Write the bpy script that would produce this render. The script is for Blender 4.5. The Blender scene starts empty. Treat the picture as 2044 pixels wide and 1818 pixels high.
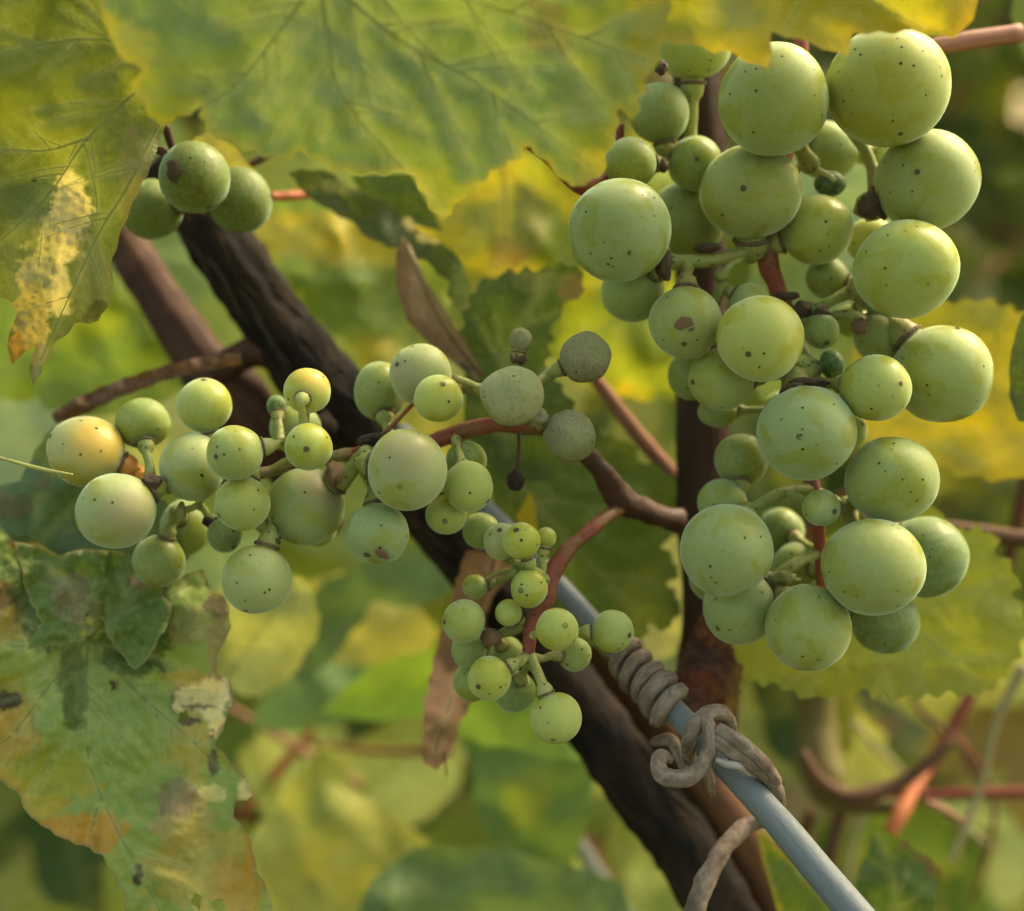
import bpy, bmesh, math, random
import numpy as np
from mathutils import Vector, Matrix, noise
from mathutils.geometry import delaunay_2d_cdt

S = bpy.context.scene
C = S.collection
# ------------------------------------------------------------------ camera, light, exposure
FW, FH = 2044.0, 1818.0            # layout units used while measuring the photograph
DIST = 0.180                        # metres from the lens to the grapes in focus
KW = 0.130 / DIST / FW              # metres per layout unit at one metre
PITCH = math.radians(-12)
CAM = Vector((0.0, -0.18, 0.95))
ROT = Matrix.Rotation(PITCH, 3, 'X')
cam_d = bpy.data.cameras.new('camera')
cam = bpy.data.objects.new('camera', cam_d)
C.objects.link(cam)
cam.location = CAM
cam.rotation_euler = (math.radians(90) + PITCH, 0, 0)
cam_d.sensor_width = 36
cam_d.lens = 18.0 / (0.065 / DIST)
cam_d.clip_start = 0.005
cam_d.clip_end = 500
cam_d.dof.use_dof = True
cam_d.dof.focus_distance = DIST - 0.006
cam_d.dof.aperture_fstop = 10.5
S.camera = cam

SUN_EL, SUN_AZ = math.radians(42), math.radians(128)      # azimuth measured from -Y (behind the lens) towards +X
world = bpy.data.worlds.new('World')
S.world = world
world.use_nodes = True
wn = world.node_tree.nodes
wl = world.node_tree.links
wn.clear()
sky = wn.new('ShaderNodeTexSky')
sky.sky_type = 'NISHITA'
sky.sun_disc = False
sky.sun_elevation = SUN_EL
sky.sun_rotation = math.pi - SUN_AZ
sky.dust_density = 5.0
sky.ozone_density = 0.6
sky.air_density = 1.0
bg = wn.new('ShaderNodeBackground')
bg.inputs['Strength'].default_value = 0.15
wo = wn.new('ShaderNodeOutputWorld')
wbal = wn.new('ShaderNodeMix'); wbal.data_type = 'RGBA'; wbal.blend_type = 'MULTIPLY'; wbal.inputs[0].default_value = 1.0
wbal.inputs[7].default_value = (1.0, 0.92, 0.64, 1)        # the camera's warm white balance
wl.new(sky.outputs[0], wbal.inputs[6])
wl.new(wbal.outputs[2], bg.inputs[0])
wl.new(bg.outputs[0], wo.inputs[0])

sd = bpy.data.lights.new('sun', 'SUN')
sd.energy = 1.35
sd.angle = math.radians(32)
sd.color = (1.0, 0.87, 0.66)
sun = bpy.data.objects.new('sun', sd)
C.objects.link(sun)
sdir = Vector((math.sin(SUN_AZ) * math.cos(SUN_EL), -math.cos(SUN_AZ) * math.cos(SUN_EL), math.sin(SUN_EL)))
sun.rotation_euler = sdir.to_track_quat('Z', 'Y').to_euler()
sun.location = (0.5, -0.5, 2.5)

S.render.engine = 'CYCLES'
S.view_settings.view_transform = 'Standard'
S.view_settings.look = 'None'
S.view_settings.gamma = 1.0
S.view_settings.exposure = 1.75
S.view_settings.use_curve_mapping = False
S.cycles.use_denoising = True
S.cycles.max_bounces = 8
S.cycles.transmission_bounces = 6
S.cycles.sample_clamp_indirect = 4.0


def at(px, py, y=0.0):
    """Layout position at depth y (mm behind the focus plane) -> world point."""
    d = DIST + y * 0.001
    v = Vector(((px - FW / 2) * KW * d, d, -(py - FH / 2) * KW * d))
    return CAM + ROT @ v


def size(w, y=0.0):
    return w * KW * (DIST + y * 0.001)


FWD = ROT @ Vector((0, 1, 0))
UP = ROT @ Vector((0, 0, 1))
RIGHT = Vector((1, 0, 0))

# ------------------------------------------------------------------ helpers
def tag(o, label=None, cat=None, group=None, kind=None):
    if label: o['label'] = label
    if cat: o['category'] = cat
    if group: o['group'] = group
    if kind: o['kind'] = kind
    return o


def empty(name, loc, label, cat, group=None):
    o = bpy.data.objects.new(name, None)
    o.empty_display_size = 0.005
    C.objects.link(o)
    o.location = loc
    return tag(o, label, cat, group)


def link(name, me, mat, parent=None, loc=None):
    o = bpy.data.objects.new(name, me)
    if mat is not None and len(me.materials) == 0:
        me.materials.append(mat)
    C.objects.link(o)
    if parent is not None:
        o.parent = parent
        o.matrix_parent_inverse = Matrix.Translation(-parent.location) if parent.parent is None and parent.type == 'EMPTY' else parent.matrix_basis.inverted()
    if loc is not None:
        o.location = loc
    return o


def smooth(me):
    me.polygons.foreach_set('use_smooth', [True] * len(me.polygons))


def catmull(pts, n=8):
    """pts: list of equal-length tuples; returns a smooth resampling."""
    P = np.array(pts, float)
    if len(P) < 3:
        t = np.linspace(0, 1, n + 1)[:, None]
        return P[0] * (1 - t) + P[-1] * t
    A = np.vstack([2 * P[0] - P[1], P, 2 * P[-1] - P[-2]])
    out = []
    for i in range(1, len(A) - 2):
        p0, p1, p2, p3 = A[i - 1], A[i], A[i + 1], A[i + 2]
        for k in range(n):
            t = k / n
            out.append(0.5 * ((2 * p1) + (-p0 + p2) * t + (2 * p0 - 5 * p1 + 4 * p2 - p3) * t * t + (-p0 + 3 * p1 - 3 * p2 + p3) * t ** 3))
    out.append(A[-2])
    return np.array(out)


def tube_mesh(name, pts, rad, seg=14, rough=0.0, rfreq=400.0, flat=1.0, streak=0.0, cap=True):
    """pts: list of world Vectors, rad: radii in metres. flat<1 squashes the tube."""
    pts = [Vector(p) for p in pts]
    n = len(pts)
    verts, faces, uvs = [], [], []
    t0 = (pts[1] - pts[0]).normalized()
    nrm = t0.orthogonal().normalized()
    # start frame facing away from the lens so the seam is hidden
    f = FWD - t0 * FWD.dot(t0)
    if f.length > 1e-3:
        nrm = f.normalized()
    length = 0.0
    L = []
    for i in range(n):
        t = (pts[min(i + 1, n - 1)] - pts[max(i - 1, 0)])
        t = t.normalized() if t.length > 1e-9 else t0
        nrm = (nrm - t * nrm.dot(t)).normalized()
        b = t.cross(nrm)
        if i: length += (pts[i] - pts[i - 1]).length
        L.append(length)
        for k in range(seg):
            a = 2 * math.pi * k / seg
            r = rad[i]
            d = nrm * math.cos(a) * flat + b * math.sin(a)
            if rough:
                q = pts[i] + d * r
                r *= 1 + rough * noise.noise(q * rfreq) + rough * 0.5 * noise.noise(q * rfreq * 2.7)
            if streak:
                r *= 1 + streak * noise.noise(Vector((math.cos(a) * 3, math.sin(a) * 3, length * 25)))
            verts.append(pts[i] + d * r)
    for i in range(n - 1):
        for k in range(seg):
            k2 = (k + 1) % seg
            faces.append((i * seg + k, i * seg + k2, (i + 1) * seg + k2, (i + 1) * seg + k))
            uvs += [(k / seg, L[i] * 100), ((k + 1) / seg, L[i] * 100), ((k + 1) / seg, L[i + 1] * 100), (k / seg, L[i + 1] * 100)]
    if cap:
        for base, i in ((0, 0), ((n - 1) * seg, n - 1)):
            ci = len(verts)
            t = (pts[1] - pts[0]).normalized() * -1 if i == 0 else (pts[-1] - pts[-2]).normalized()
            verts.append(pts[i] + t * rad[i] * 0.5)
            for k in range(seg):
                k2 = (k + 1) % seg
                faces.append((base + k2, base + k, ci) if i == 0 else (base + k, base + k2, ci))
                uvs += [(k / seg, L[i] * 100)] * 3
    me = bpy.data.meshes.new(name)
    me.from_pydata(verts, [], faces)
    uv = me.uv_layers.new(name='UVMap')
    uv.data.foreach_set('uv', np.array(uvs, float).ravel())
    smooth(me)
    return me


def px_tube(name, path, mat, parent=None, seg=16, n=8, **kw):
    """path rows: (px, py, y_mm, width_in_layout_units)"""
    P = catmull(path, n)
    pts = [at(p[0], p[1], p[2]) for p in P]
    rad = [size(max(p[3], 1.0) / 2, p[2]) for p in P]
    return link(name, tube_mesh(name, pts, rad, seg, **kw), mat, parent)


# ------------------------------------------------------------------ materials
def new_mat(name):
    m = bpy.data.materials.new(name)
    m.use_nodes = True
    nt = m.node_tree
    nt.nodes.clear()
    out = nt.nodes.new('ShaderNodeOutputMaterial')
    return m, nt.nodes, nt.links, out


def mixc(N, L, fac, a, b, mode='MIX'):
    m = N.new('ShaderNodeMix')
    m.data_type = 'RGBA'
    m.blend_type = mode
    for sock, v in ((m.inputs[0], fac), (m.inputs[6], a), (m.inputs[7], b)):
        if hasattr(v, 'links') or hasattr(v, 'is_linked'):
            L.new(v, sock)
        elif isinstance(v, (int, float)):
            sock.default_value = v
        else:
            sock.default_value = (*v[:3], 1.0)
    return m.outputs[2]


def ramp(N, L, src, stops):
    r = N.new('ShaderNodeMapRange')
    r.interpolation_type = 'SMOOTHSTEP'
    L.new(src, r.inputs[0])
    r.inputs[1].default_value, r.inputs[2].default_value = stops[0], stops[1]
    r.inputs[3].default_value, r.inputs[4].default_value = (stops[2], stops[3]) if len(stops) > 2 else (0, 1)
    return r.outputs[0]


def math_n(N, L, op, a, b=None):
    m = N.new('ShaderNodeMath')
    m.operation = op
    for i, v in enumerate((a, b)):
        if v is None: continue
        if isinstance(v, (int, float)): m.inputs[i].default_value = v
        else: L.new(v, m.inputs[i])
    return m.outputs[0]


def noise_n(N, L, vec, scale, detail=3, rough=0.55, dist=0.0):
    n = N.new('ShaderNodeTexNoise')
    n.inputs['Scale'].default_value = scale
    n.inputs['Detail'].default_value = detail
    n.inputs['Roughness'].default_value = rough
    n.inputs['Distortion'].default_value = dist
    if vec is not None: L.new(vec, n.inputs['Vector'])
    return n.outputs['Fac']


def bump(N, L, h, strength, dist=0.001):
    b = N.new('ShaderNodeBump')
    b.inputs['Strength'].default_value = strength
    b.inputs['Distance'].default_value = dist
    L.new(h, b.inputs['Height'])
    return b.outputs[0]


def grape_material():
    m, N, L, out = new_mat('grape_skin')
    oi = N.new('ShaderNodeObjectInfo')
    tc = N.new('ShaderNodeTexCoord')
    # object coordinates of a unit ball times its radius (kept in the colour's alpha, cm), moved per grape
    sc = N.new('ShaderNodeVectorMath'); sc.operation = 'SCALE'
    L.new(tc.outputs['Object'], sc.inputs[0]); L.new(oi.outputs['Alpha'], sc.inputs['Scale'])
    off = N.new('ShaderNodeVectorMath'); off.operation = 'ADD'
    cmb = N.new('ShaderNodeCombineXYZ')
    r1 = math_n(N, L, 'MULTIPLY', oi.outputs['Random'], 71.0)
    r2 = math_n(N, L, 'MULTIPLY', oi.outputs['Random'], 37.0)
    L.new(r1, cmb.inputs[0]); L.new(r2, cmb.inputs[1]); L.new(r1, cmb.inputs[2])
    L.new(sc.outputs[0], off.inputs[0]); L.new(cmb.outputs[0], off.inputs[1])
    v = off.outputs[0]                     # centimetres
    base = oi.outputs['Color']
    # powdery bloom, rubbed away in smooth-edged patches
    bl = noise_n(N, L, v, 2.1, 2.0, 0.45, 0.6)
    bl = ramp(N, L, bl, (0.40, 0.49))
    soft = noise_n(N, L, v, 4.0, 3.0)
    bloomf = math_n(N, L, 'MULTIPLY', bl, ramp(N, L, soft, (0.15, 0.75, 0.55, 0.95)))
    bloomc = mixc(N, L, 1.0, base, (1.03, 1.08, 1.45), 'MULTIPLY')
    bare = mixc(N, L, 1.0, base, (0.98, 0.96, 0.72), 'MULTIPLY')
    col = mixc(N, L, bloomf, bare, bloomc)
    mott = noise_n(N, L, v, 16.0, 4.0, 0.6)
    col = mixc(N, L, ramp(N, L, mott, (0.35, 0.75, 0.0, 0.22)), col, (0.42, 0.44, 0.20))
    faint = ramp(N, L, noise_n(N, L, v, 9.0, 2.0), (0.60, 0.68, 0.0, 0.20))
    col = mixc(N, L, faint, col, (0.22, 0.28, 0.06))
    def oattr(nm):
        a_ = N.new('ShaderNodeAttribute'); a_.attribute_type = 'OBJECT'; a_.attribute_name = nm
        return a_.outputs['Vector']
    def spot(col, dname, cname, lo, hi, fr, amp):  # painted warm sunlight, or a bruise, on one side of a berry
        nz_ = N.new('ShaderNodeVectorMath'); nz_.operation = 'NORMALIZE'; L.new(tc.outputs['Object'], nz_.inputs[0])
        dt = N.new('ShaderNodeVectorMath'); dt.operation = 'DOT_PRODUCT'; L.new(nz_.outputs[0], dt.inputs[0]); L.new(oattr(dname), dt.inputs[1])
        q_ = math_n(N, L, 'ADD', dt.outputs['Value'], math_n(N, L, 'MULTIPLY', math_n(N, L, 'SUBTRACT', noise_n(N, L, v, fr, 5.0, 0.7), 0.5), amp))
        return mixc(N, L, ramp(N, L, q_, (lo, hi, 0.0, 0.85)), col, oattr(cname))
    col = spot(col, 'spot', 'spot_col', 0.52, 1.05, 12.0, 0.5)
    # dark corky lenticels
    vor = N.new('ShaderNodeTexVoronoi')
    vor.inputs['Scale'].default_value = 5.8
    L.new(v, vor.inputs['Vector'])
    dw = noise_n(N, L, v, 60.0, 2.0)
    dd = math_n(N, L, 'ADD', vor.outputs['Distance'], math_n(N, L, 'MULTIPLY', dw, 0.05))
    dot = ramp(N, L, math_n(N, L, 'ADD', dd, math_n(N, L, 'MULTIPLY', noise_n(N, L, v, 2.7, 1.0), 0.12)), (0.165, 0.185, 1.0, 0.0))
    halo = ramp(N, L, dd, (0.13, 0.25, 0.35, 0.0))
    col = mixc(N, L, halo, col, (0.20, 0.27, 0.05))
    col = mixc(N, L, dot, col, (0.018, 0.014, 0.008))
    p = N.new('ShaderNodeBsdfPrincipled')
    L.new(col, p.inputs['Base Color'])
    rg = ramp(N, L, bloomf, (0.0, 0.6, 0.34, 0.52))
    L.new(rg, p.inputs['Roughness'])
    p.inputs['Specular IOR Level'].default_value = 0.26
    p.inputs['Subsurface Weight'].default_value = 1.0
    p.inputs['Subsurface Radius'].default_value = (1.0, 1.0, 0.35)
    p.inputs['Subsurface Scale'].default_value = 0.0055
    L.new(math_n(N, L, 'MULTIPLY', bloomf, 0.7), p.inputs['Sheen Weight'])
    p.inputs['Sheen Roughness'].default_value = 0.4
    p.inputs['Sheen Tint'].default_value = (0.62, 0.85, 0.70, 1)
    hb = math_n(N, L, 'SUBTRACT', math_n(N, L, 'MULTIPLY', mott, 0.10), math_n(N, L, 'MULTIPLY', dot, 0.8))
    L.new(bump(N, L, hb, 0.35, 0.00015), p.inputs['Normal'])
    L.new(p.outputs[0], out.inputs[0])
    return m


def mould_material():
    """dull grey-brown shrivelling skin"""
    m, N, L, out = new_mat('mildewed_grape_skin')
    oi = N.new('ShaderNodeObjectInfo')
    tc = N.new('ShaderNodeTexCoord')
    sc = N.new('ShaderNodeVectorMath'); sc.operation = 'SCALE'
    L.new(tc.outputs['Object'], sc.inputs[0]); L.new(oi.outputs['Alpha'], sc.inputs['Scale'])
    off = N.new('ShaderNodeVectorMath'); off.operation = 'ADD'
    cmb = N.new('ShaderNodeCombineXYZ')
    r1 = math_n(N, L, 'MULTIPLY', oi.outputs['Random'], 53.0)
    L.new(r1, cmb.inputs[0]); L.new(r1, cmb.inputs[1])
    L.new(sc.outputs[0], off.inputs[0]); L.new(cmb.outputs[0], off.inputs[1])
    v = off.outputs[0]
    base = oi.outputs['Color']
    green = ramp(N, L, noise_n(N, L, v, 2.2, 2.0), (0.42, 0.62, 0.0, 0.6))
    col = mixc(N, L, green, base, (0.24, 0.29, 0.09))
    fine = noise_n(N, L, v, 30.0, 5.0, 0.7)
    col = mixc(N, L, ramp(N, L, fine, (0.38, 0.66, 0.0, 0.55)), col, (0.34, 0.33, 0.20))
    col = mixc(N, L, ramp(N, L, noise_n(N, L, v, 11.0, 5.0, 0.7), (0.50, 0.72, 0.0, 0.5)), col, (0.13, 0.12, 0.07))
    vor = N.new('ShaderNodeTexVoronoi'); vor.inputs['Scale'].default_value = 6.5
    L.new(v, vor.inputs['Vector'])
    dot = ramp(N, L, vor.outputs['Distance'], (0.09, 0.12, 1.0, 0.0))
    col = mixc(N, L, dot, col, (0.018, 0.014, 0.008))
    p = N.new('ShaderNodeBsdfPrincipled')
    L.new(col, p.inputs['Base Color'])
    p.inputs['Roughness'].default_value = 0.72
    p.inputs['Specular IOR Level'].default_value = 0.25
    p.inputs['Subsurface Weight'].default_value = 0.3
    p.inputs['Subsurface Radius'].default_value = (1.0, 0.9, 0.4)
    p.inputs['Subsurface Scale'].default_value = 0.0015
    L.new(bump(N, L, fine, 0.6, 0.0003), p.inputs['Normal'])
    L.new(p.outputs[0], out.inputs[0])
    return m


def bark_material(name, c1, c2, c3=None, rough=0.75, lengthwise=0.9, around=9.0, bumpd=0.0004, speck=None):
    m, N, L, out = new_mat(name)
    uv = N.new('ShaderNodeUVMap'); uv.uv_map = 'UVMap'
    mp = N.new('ShaderNodeMapping')
    mp.inputs['Scale'].default_value = (around, lengthwise, 1)
    L.new(uv.outputs[0], mp.inputs[0])
    tc = N.new('ShaderNodeTexCoord')
    a = noise_n(N, L, mp.outputs[0], 1.0, 5.0, 0.62, 0.4)
    b = noise_n(N, L, tc.outputs['Object'], 110.0, 4.0, 0.6)
    col = mixc(N, L, ramp(N, L, a, (0.36, 0.64)), c1, c2)
    if c3:
        col = mixc(N, L, ramp(N, L, b, (0.50, 0.68, 0.0, 0.75)), col, c3)
    f = noise_n(N, L, tc.outputs['Object'], 900.0, 4.0, 0.6)
    col = mixc(N, L, ramp(N, L, f, (0.45, 0.80, 0.0, 0.30)), col, tuple(x * 0.4 for x in c1))
    if speck:
        vor = N.new('ShaderNodeTexVoronoi'); vor.inputs['Scale'].default_value = 900.0
        L.new(tc.outputs['Object'], vor.inputs['Vector'])
        col = mixc(N, L, ramp(N, L, vor.outputs['Distance'], (0.10, 0.26, 0.8, 0.0)), col, speck)
    p = N.new('ShaderNodeBsdfPrincipled')
    L.new(col, p.inputs['Base Color'])
    p.inputs['Roughness'].default_value = rough
    p.inputs['Specular IOR Level'].default_value = 0.18
    h = math_n(N, L, 'ADD', a, math_n(N, L, 'MULTIPLY', f, 0.35))
    L.new(bump(N, L, h, 0.8, bumpd), p.inputs['Normal'])
    L.new(p.outputs[0], out.inputs[0])
    return m


def stalk_material(name, c1, c2, speck=(0.05, 0.03, 0.02)):
    """green / red fleshy stalks with brown lenticels"""
    m, N, L, out = new_mat(name)
    tc = N.new('ShaderNodeTexCoord')
    v = tc.outputs['Object']
    a = noise_n(N, L, v, 130.0, 3.0, 0.6)
    col = mixc(N, L, ramp(N, L, a, (0.38, 0.62)), c1, c2)
    vor = N.new('ShaderNodeTexVoronoi'); vor.inputs['Scale'].default_value = 900.0
    L.new(v, vor.inputs['Vector'])
    col = mixc(N, L, ramp(N, L, vor.outputs['Distance'], (0.12, 0.25, 0.8, 0.0)), col, speck)
    f = noise_n(N, L, v, 1400.0, 3.0, 0.6)
    col = mixc(N, L, ramp(N, L, f, (0.5, 0.8, 0.0, 0.35)), col, tuple(x * 0.35 for x in c1))
    p = N.new('ShaderNodeBsdfPrincipled')
    L.new(col, p.inputs['Base Color'])
    p.inputs['Roughness'].default_value = 0.55
    p.inputs['Specular IOR Level'].default_value = 0.35
    p.inputs['Subsurface Weight'].default_value = 0.25
    p.inputs['Subsurface Radius'].default_value = (1.0, 0.7, 0.3)
    p.inputs['Subsurface Scale'].default_value = 0.0008
    L.new(bump(N, L, math_n(N, L, 'ADD', f, a), 0.5, 0.0002), p.inputs['Normal'])
    L.new(p.outputs[0], out.inputs[0])
    return m


def leaf_material(name, trans=0.42, from_object=False, rough=0.5):
    m, N, L, out = new_mat(name)
    tc = N.new('ShaderNodeTexCoord')
    geo = N.new('ShaderNodeNewGeometry')
    v = tc.outputs['Object']
    if from_object:
        oi = N.new('ShaderNodeObjectInfo')
        base = oi.outputs['Color']
        off = N.new('ShaderNodeVectorMath'); off.operation = 'ADD'
        cmb = N.new('ShaderNodeCombineXYZ')
        L.new(math_n(N, L, 'MULTIPLY', oi.outputs['Random'], 31.0), cmb.inputs[0])
        L.new(v, off.inputs[0]); L.new(cmb.outputs[0], off.inputs[1])
        v = off.outputs[0]
        # yellowing between and at the rim of the veins
        at_ = N.new('ShaderNodeAttribute'); at_.attribute_name = 'rim'
        n1 = noise_n(N, L, v, 2.6, 3.0)
        yl = math_n(N, L, 'MULTIPLY', ramp(N, L, math_n(N, L, 'ADD', n1, math_n(N, L, 'MULTIPLY', at_.outputs['Fac'], 0.28)), (0.60, 0.85)), 0.5)
        base = mixc(N, L, yl, base, (0.40, 0.38, 0.06))
        vn = N.new('ShaderNodeAttribute'); vn.attribute_name = 'vein'
        base = mixc(N, L, math_n(N, L, 'MULTIPLY', vn.outputs['Fac'], 0.45), base, (0.34, 0.38, 0.12))
        fs, bs, bd = 22.0, 9.0, 0.004
    else:
        ca = N.new('ShaderNodeAttribute'); ca.attribute_name = 'tint'
        base = ca.outputs['Color']
        fs, bs, bd = 1500.0, 420.0, 0.0005
    f1 = noise_n(N, L, v, fs, 5.0, 0.65)
    f2 = noise_n(N, L, v, bs, 4.0, 0.6)
    dark = mixc(N, L, 1.0, base, (0.68, 0.74, 0.6), 'MULTIPLY')
    col = mixc(N, L, ramp(N, L, f2, (0.38, 0.70, 0.0, 0.55)), base, dark)
    col = mixc(N, L, ramp(N, L, f1, (0.42, 0.74, 0.0, 0.40)), col, mixc(N, L, 0.6, base, (0.34, 0.34, 0.12)))
    p = N.new('ShaderNodeBsdfPrincipled')
    L.new(col, p.inputs['Base Color'])
    p.inputs['Roughness'].default_value = rough
    p.inputs['Specular IOR Level'].default_value = 0.4
    h = math_n(N, L, 'ADD', f2, math_n(N, L, 'MULTIPLY', f1, 0.35))
    bn = bump(N, L, h, 0.7, bd)
    L.new(bn, p.inputs['Normal'])
    t = N.new('ShaderNodeBsdfTranslucent')
    L.new(mixc(N, L, 1.0, col, (1.0, 0.95, 0.45), 'MULTIPLY'), t.inputs[0])
    L.new(bn, t.inputs['Normal'])
    mx = N.new('ShaderNodeMixShader')
    mx.inputs[0].default_value = trans
    L.new(p.outputs[0], mx.inputs[1]); L.new(t.outputs[0], mx.inputs[2])
    L.new(mx.outputs[0], out.inputs[0])
    return m


def plain_material(name, col, rough=0.6, n_scale=500.0, col2=None, bstr=0.4, metal=0.0, bd=0.0003):
    m, N, L, out = new_mat(name)
    tc = N.new('ShaderNodeTexCoord')
    f = noise_n(N, L, tc.outputs['Object'], n_scale, 5.0, 0.65)
    c = mixc(N, L, ramp(N, L, f, (0.35, 0.7)), col, col2 or tuple(x * 0.6 for x in col))
    p = N.new('ShaderNodeBsdfPrincipled')
    L.new(c, p.inputs['Base Color'])
    p.inputs['Roughness'].default_value = rough
    p.inputs['Metallic'].default_value = metal
    L.new(bump(N, L, f, bstr, bd), p.inputs['Normal'])
    L.new(p.outputs[0], out.inputs[0])
    return m


M_GRAPE = grape_material()
M_MOULD = mould_material()
M_LEAF = leaf_material('vine_leaf_blade', 0.40)
M_LEAF_GLOSS = leaf_material('glossy_vine_leaf_blade', 0.36, False, 0.36)
M_LEAF_DULL = leaf_material('thick_autumn_leaf_blade', 0.18, False, 0.6)
M_BGLEAF = leaf_material('background_leaf_blade', 0.45, True)
M_VEIN = plain_material('leaf_vein', (0.24, 0.27, 0.09), 0.6, 700.0, (0.18, 0.21, 0.06))
M_OLD = bark_material('old_vine_bark', (0.006, 0.005, 0.004), (0.034, 0.022, 0.014), (0.014, 0.008, 0.006), 0.8, 0.8, 7.0, 0.0012)
M_STRIP = bark_material('peeling_bark', (0.035, 0.024, 0.016), (0.085, 0.062, 0.042), None, 0.85, 1.5, 5.0, 0.0005)
M_CANE = bark_material('red_brown_cane_bark', (0.085, 0.038, 0.022), (0.045, 0.018, 0.014), (0.11, 0.055, 0.025), 0.6, 0.35, 9.0, 0.0005)
M_SHOOT = bark_material('upright_cane_bark', (0.055, 0.025, 0.016), (0.035, 0.020, 0.010), (0.075, 0.030, 0.022), 0.55, 0.3, 10.0, 0.0004)
M_TAN = bark_material('tan_cane_bark', (0.16, 0.075, 0.030), (0.085, 0.036, 0.018), None, 0.6, 0.3, 8.0, 0.0003)
M_PINK = bark_material('pinkish_tan_twig', (0.42, 0.20, 0.13), (0.30, 0.13, 0.08), None, 0.55, 0.4, 6.0, 0.0002)
M_REDT = bark_material('red_twig', (0.24, 0.055, 0.035), (0.15, 0.05, 0.03), None, 0.5, 0.4, 6.0, 0.0002)
M_ORNT = bark_material('orange_twig', (0.55, 0.17, 0.07), (0.38, 0.13, 0.05), None, 0.5, 0.4, 6.0, 0.0002)
M_BRT = bark_material('brown_twig', (0.16, 0.085, 0.045), (0.09, 0.045, 0.025), None, 0.7, 0.6, 6.0, 0.0003)
M_GRT = bark_material('olive_stem', (0.16, 0.15, 0.04), (0.13, 0.08, 0.03), None, 0.6, 0.3, 6.0, 0.0003)
M_STRAW = bark_material('pale_straw_stalk', (0.42, 0.36, 0.20), (0.32, 0.27, 0.14), None, 0.7, 0.4, 5.0, 0.0003)
M_TENDRIL = bark_material('dry_tendril', (0.19, 0.135, 0.10), (0.30, 0.24, 0.185), (0.11, 0.075, 0.055), 0.72, 5.0, 6.0, 0.0005)
M_RED = stalk_material('red_stalk', (0.27, 0.065, 0.04), (0.20, 0.10, 0.04))
M_BRST = stalk_material('brown_green_stalk', (0.26, 0.13, 0.06), (0.24, 0.20, 0.07))
M_DRED = stalk_material('dark_red_stalk', (0.052, 0.018, 0.013), (0.075, 0.032, 0.018))
M_GSTALK = stalk_material('green_stalk', (0.24, 0.29, 0.07), (0.27, 0.25, 0.08))
M_YSTALK = stalk_material('yellow_green_stalk', (0.36, 0.40, 0.12), (0.33, 0.33, 0.10))
M_ORST = stalk_material('orange_stalk', (0.62, 0.24, 0.05), (0.60, 0.38, 0.06))
def vein_material():
    m, N, L, out = new_mat('leaf_vein')
    tc = N.new('ShaderNodeTexCoord')
    f = noise_n(N, L, tc.outputs['Object'], 700.0, 4.0, 0.6)
    c = mixc(N, L, f, (0.50, 0.54, 0.22), (0.40, 0.45, 0.15))
    p = N.new('ShaderNodeBsdfPrincipled'); L.new(c, p.inputs['Base Color']); p.inputs['Roughness'].default_value = 0.55
    t = N.new('ShaderNodeBsdfTranslucent'); L.new(c, t.inputs[0])
    mx = N.new('ShaderNodeMixShader'); mx.inputs[0].default_value = 0.55
    L.new(p.outputs[0], mx.inputs[1]); L.new(t.outputs[0], mx.inputs[2])
    tr = N.new('ShaderNodeBsdfTransparent'); m2 = N.new('ShaderNodeMixShader'); m2.inputs[0].default_value = 0.4
    L.new(mx.outputs[0], m2.inputs[1]); L.new(tr.outputs[0], m2.inputs[2]); L.new(m2.outputs[0], out.inputs[0])
    return m
M_VEIN = vein_material()
M_CORK = plain_material('brown_cork', (0.10, 0.06, 0.032), 0.8, 1500.0, (0.20, 0.14, 0.08), 0.9)
M_CORKL = plain_material('tan_cork', (0.36, 0.23, 0.11), 0.7, 1500.0, (0.20, 0.11, 0.05), 0.9)
M_SCAR = plain_material('blossom_scar_cork', (0.13, 0.11, 0.045), 0.7, 2500.0, (0.07, 0.05, 0.025), 0.6)
M_DRIED = plain_material('dried_berry', (0.045, 0.026, 0.020), 0.5, 1800.0, (0.10, 0.065, 0.055), 1.0, 0.0, 0.0006)


def wire_material():
    m, N, L, out = new_mat('zinc_grey_wire')
    tc = N.new('ShaderNodeTexCoord')
    uv = N.new('ShaderNodeUVMap'); uv.uv_map = 'UVMap'
    mp = N.new('ShaderNodeMapping'); mp.inputs['Scale'].default_value = (14, 1.2, 1)
    L.new(uv.outputs[0], mp.inputs[0])
    a = noise_n(N, L, mp.outputs[0], 1.0, 5.0, 0.6)
    f = noise_n(N, L, tc.outputs['Object'], 1200.0, 4.0, 0.6)
    b = noise_n(N, L, tc.outputs['Object'], 260.0, 3.0, 0.6)
    col = mixc(N, L, ramp(N, L, a, (0.30, 0.70)), (0.13, 0.152, 0.165), (0.17, 0.195, 0.205))
    col = mixc(N, L, ramp(N, L, b, (0.50, 0.75, 0.0, 0.5)), col, (0.17, 0.19, 0.17))
    col = mixc(N, L, ramp(N, L, b, (0.70, 0.78, 0.0, 0.8)), col, (0.13, 0.07, 0.05))
    p = N.new('ShaderNodeBsdfPrincipled')
    L.new(col, p.inputs['Base Color'])
    p.inputs['Metallic'].default_value = 0.0
    L.new(ramp(N, L, f, (0.3, 0.7, 0.55, 0.72)), p.inputs['Roughness'])
    L.new(bump(N, L, math_n(N, L, 'ADD', a, f), 0.35, 0.0002), p.inputs['Normal'])
    L.new(p.outputs[0], out.inputs[0])
    return m


M_WIRE = wire_material()

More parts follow.
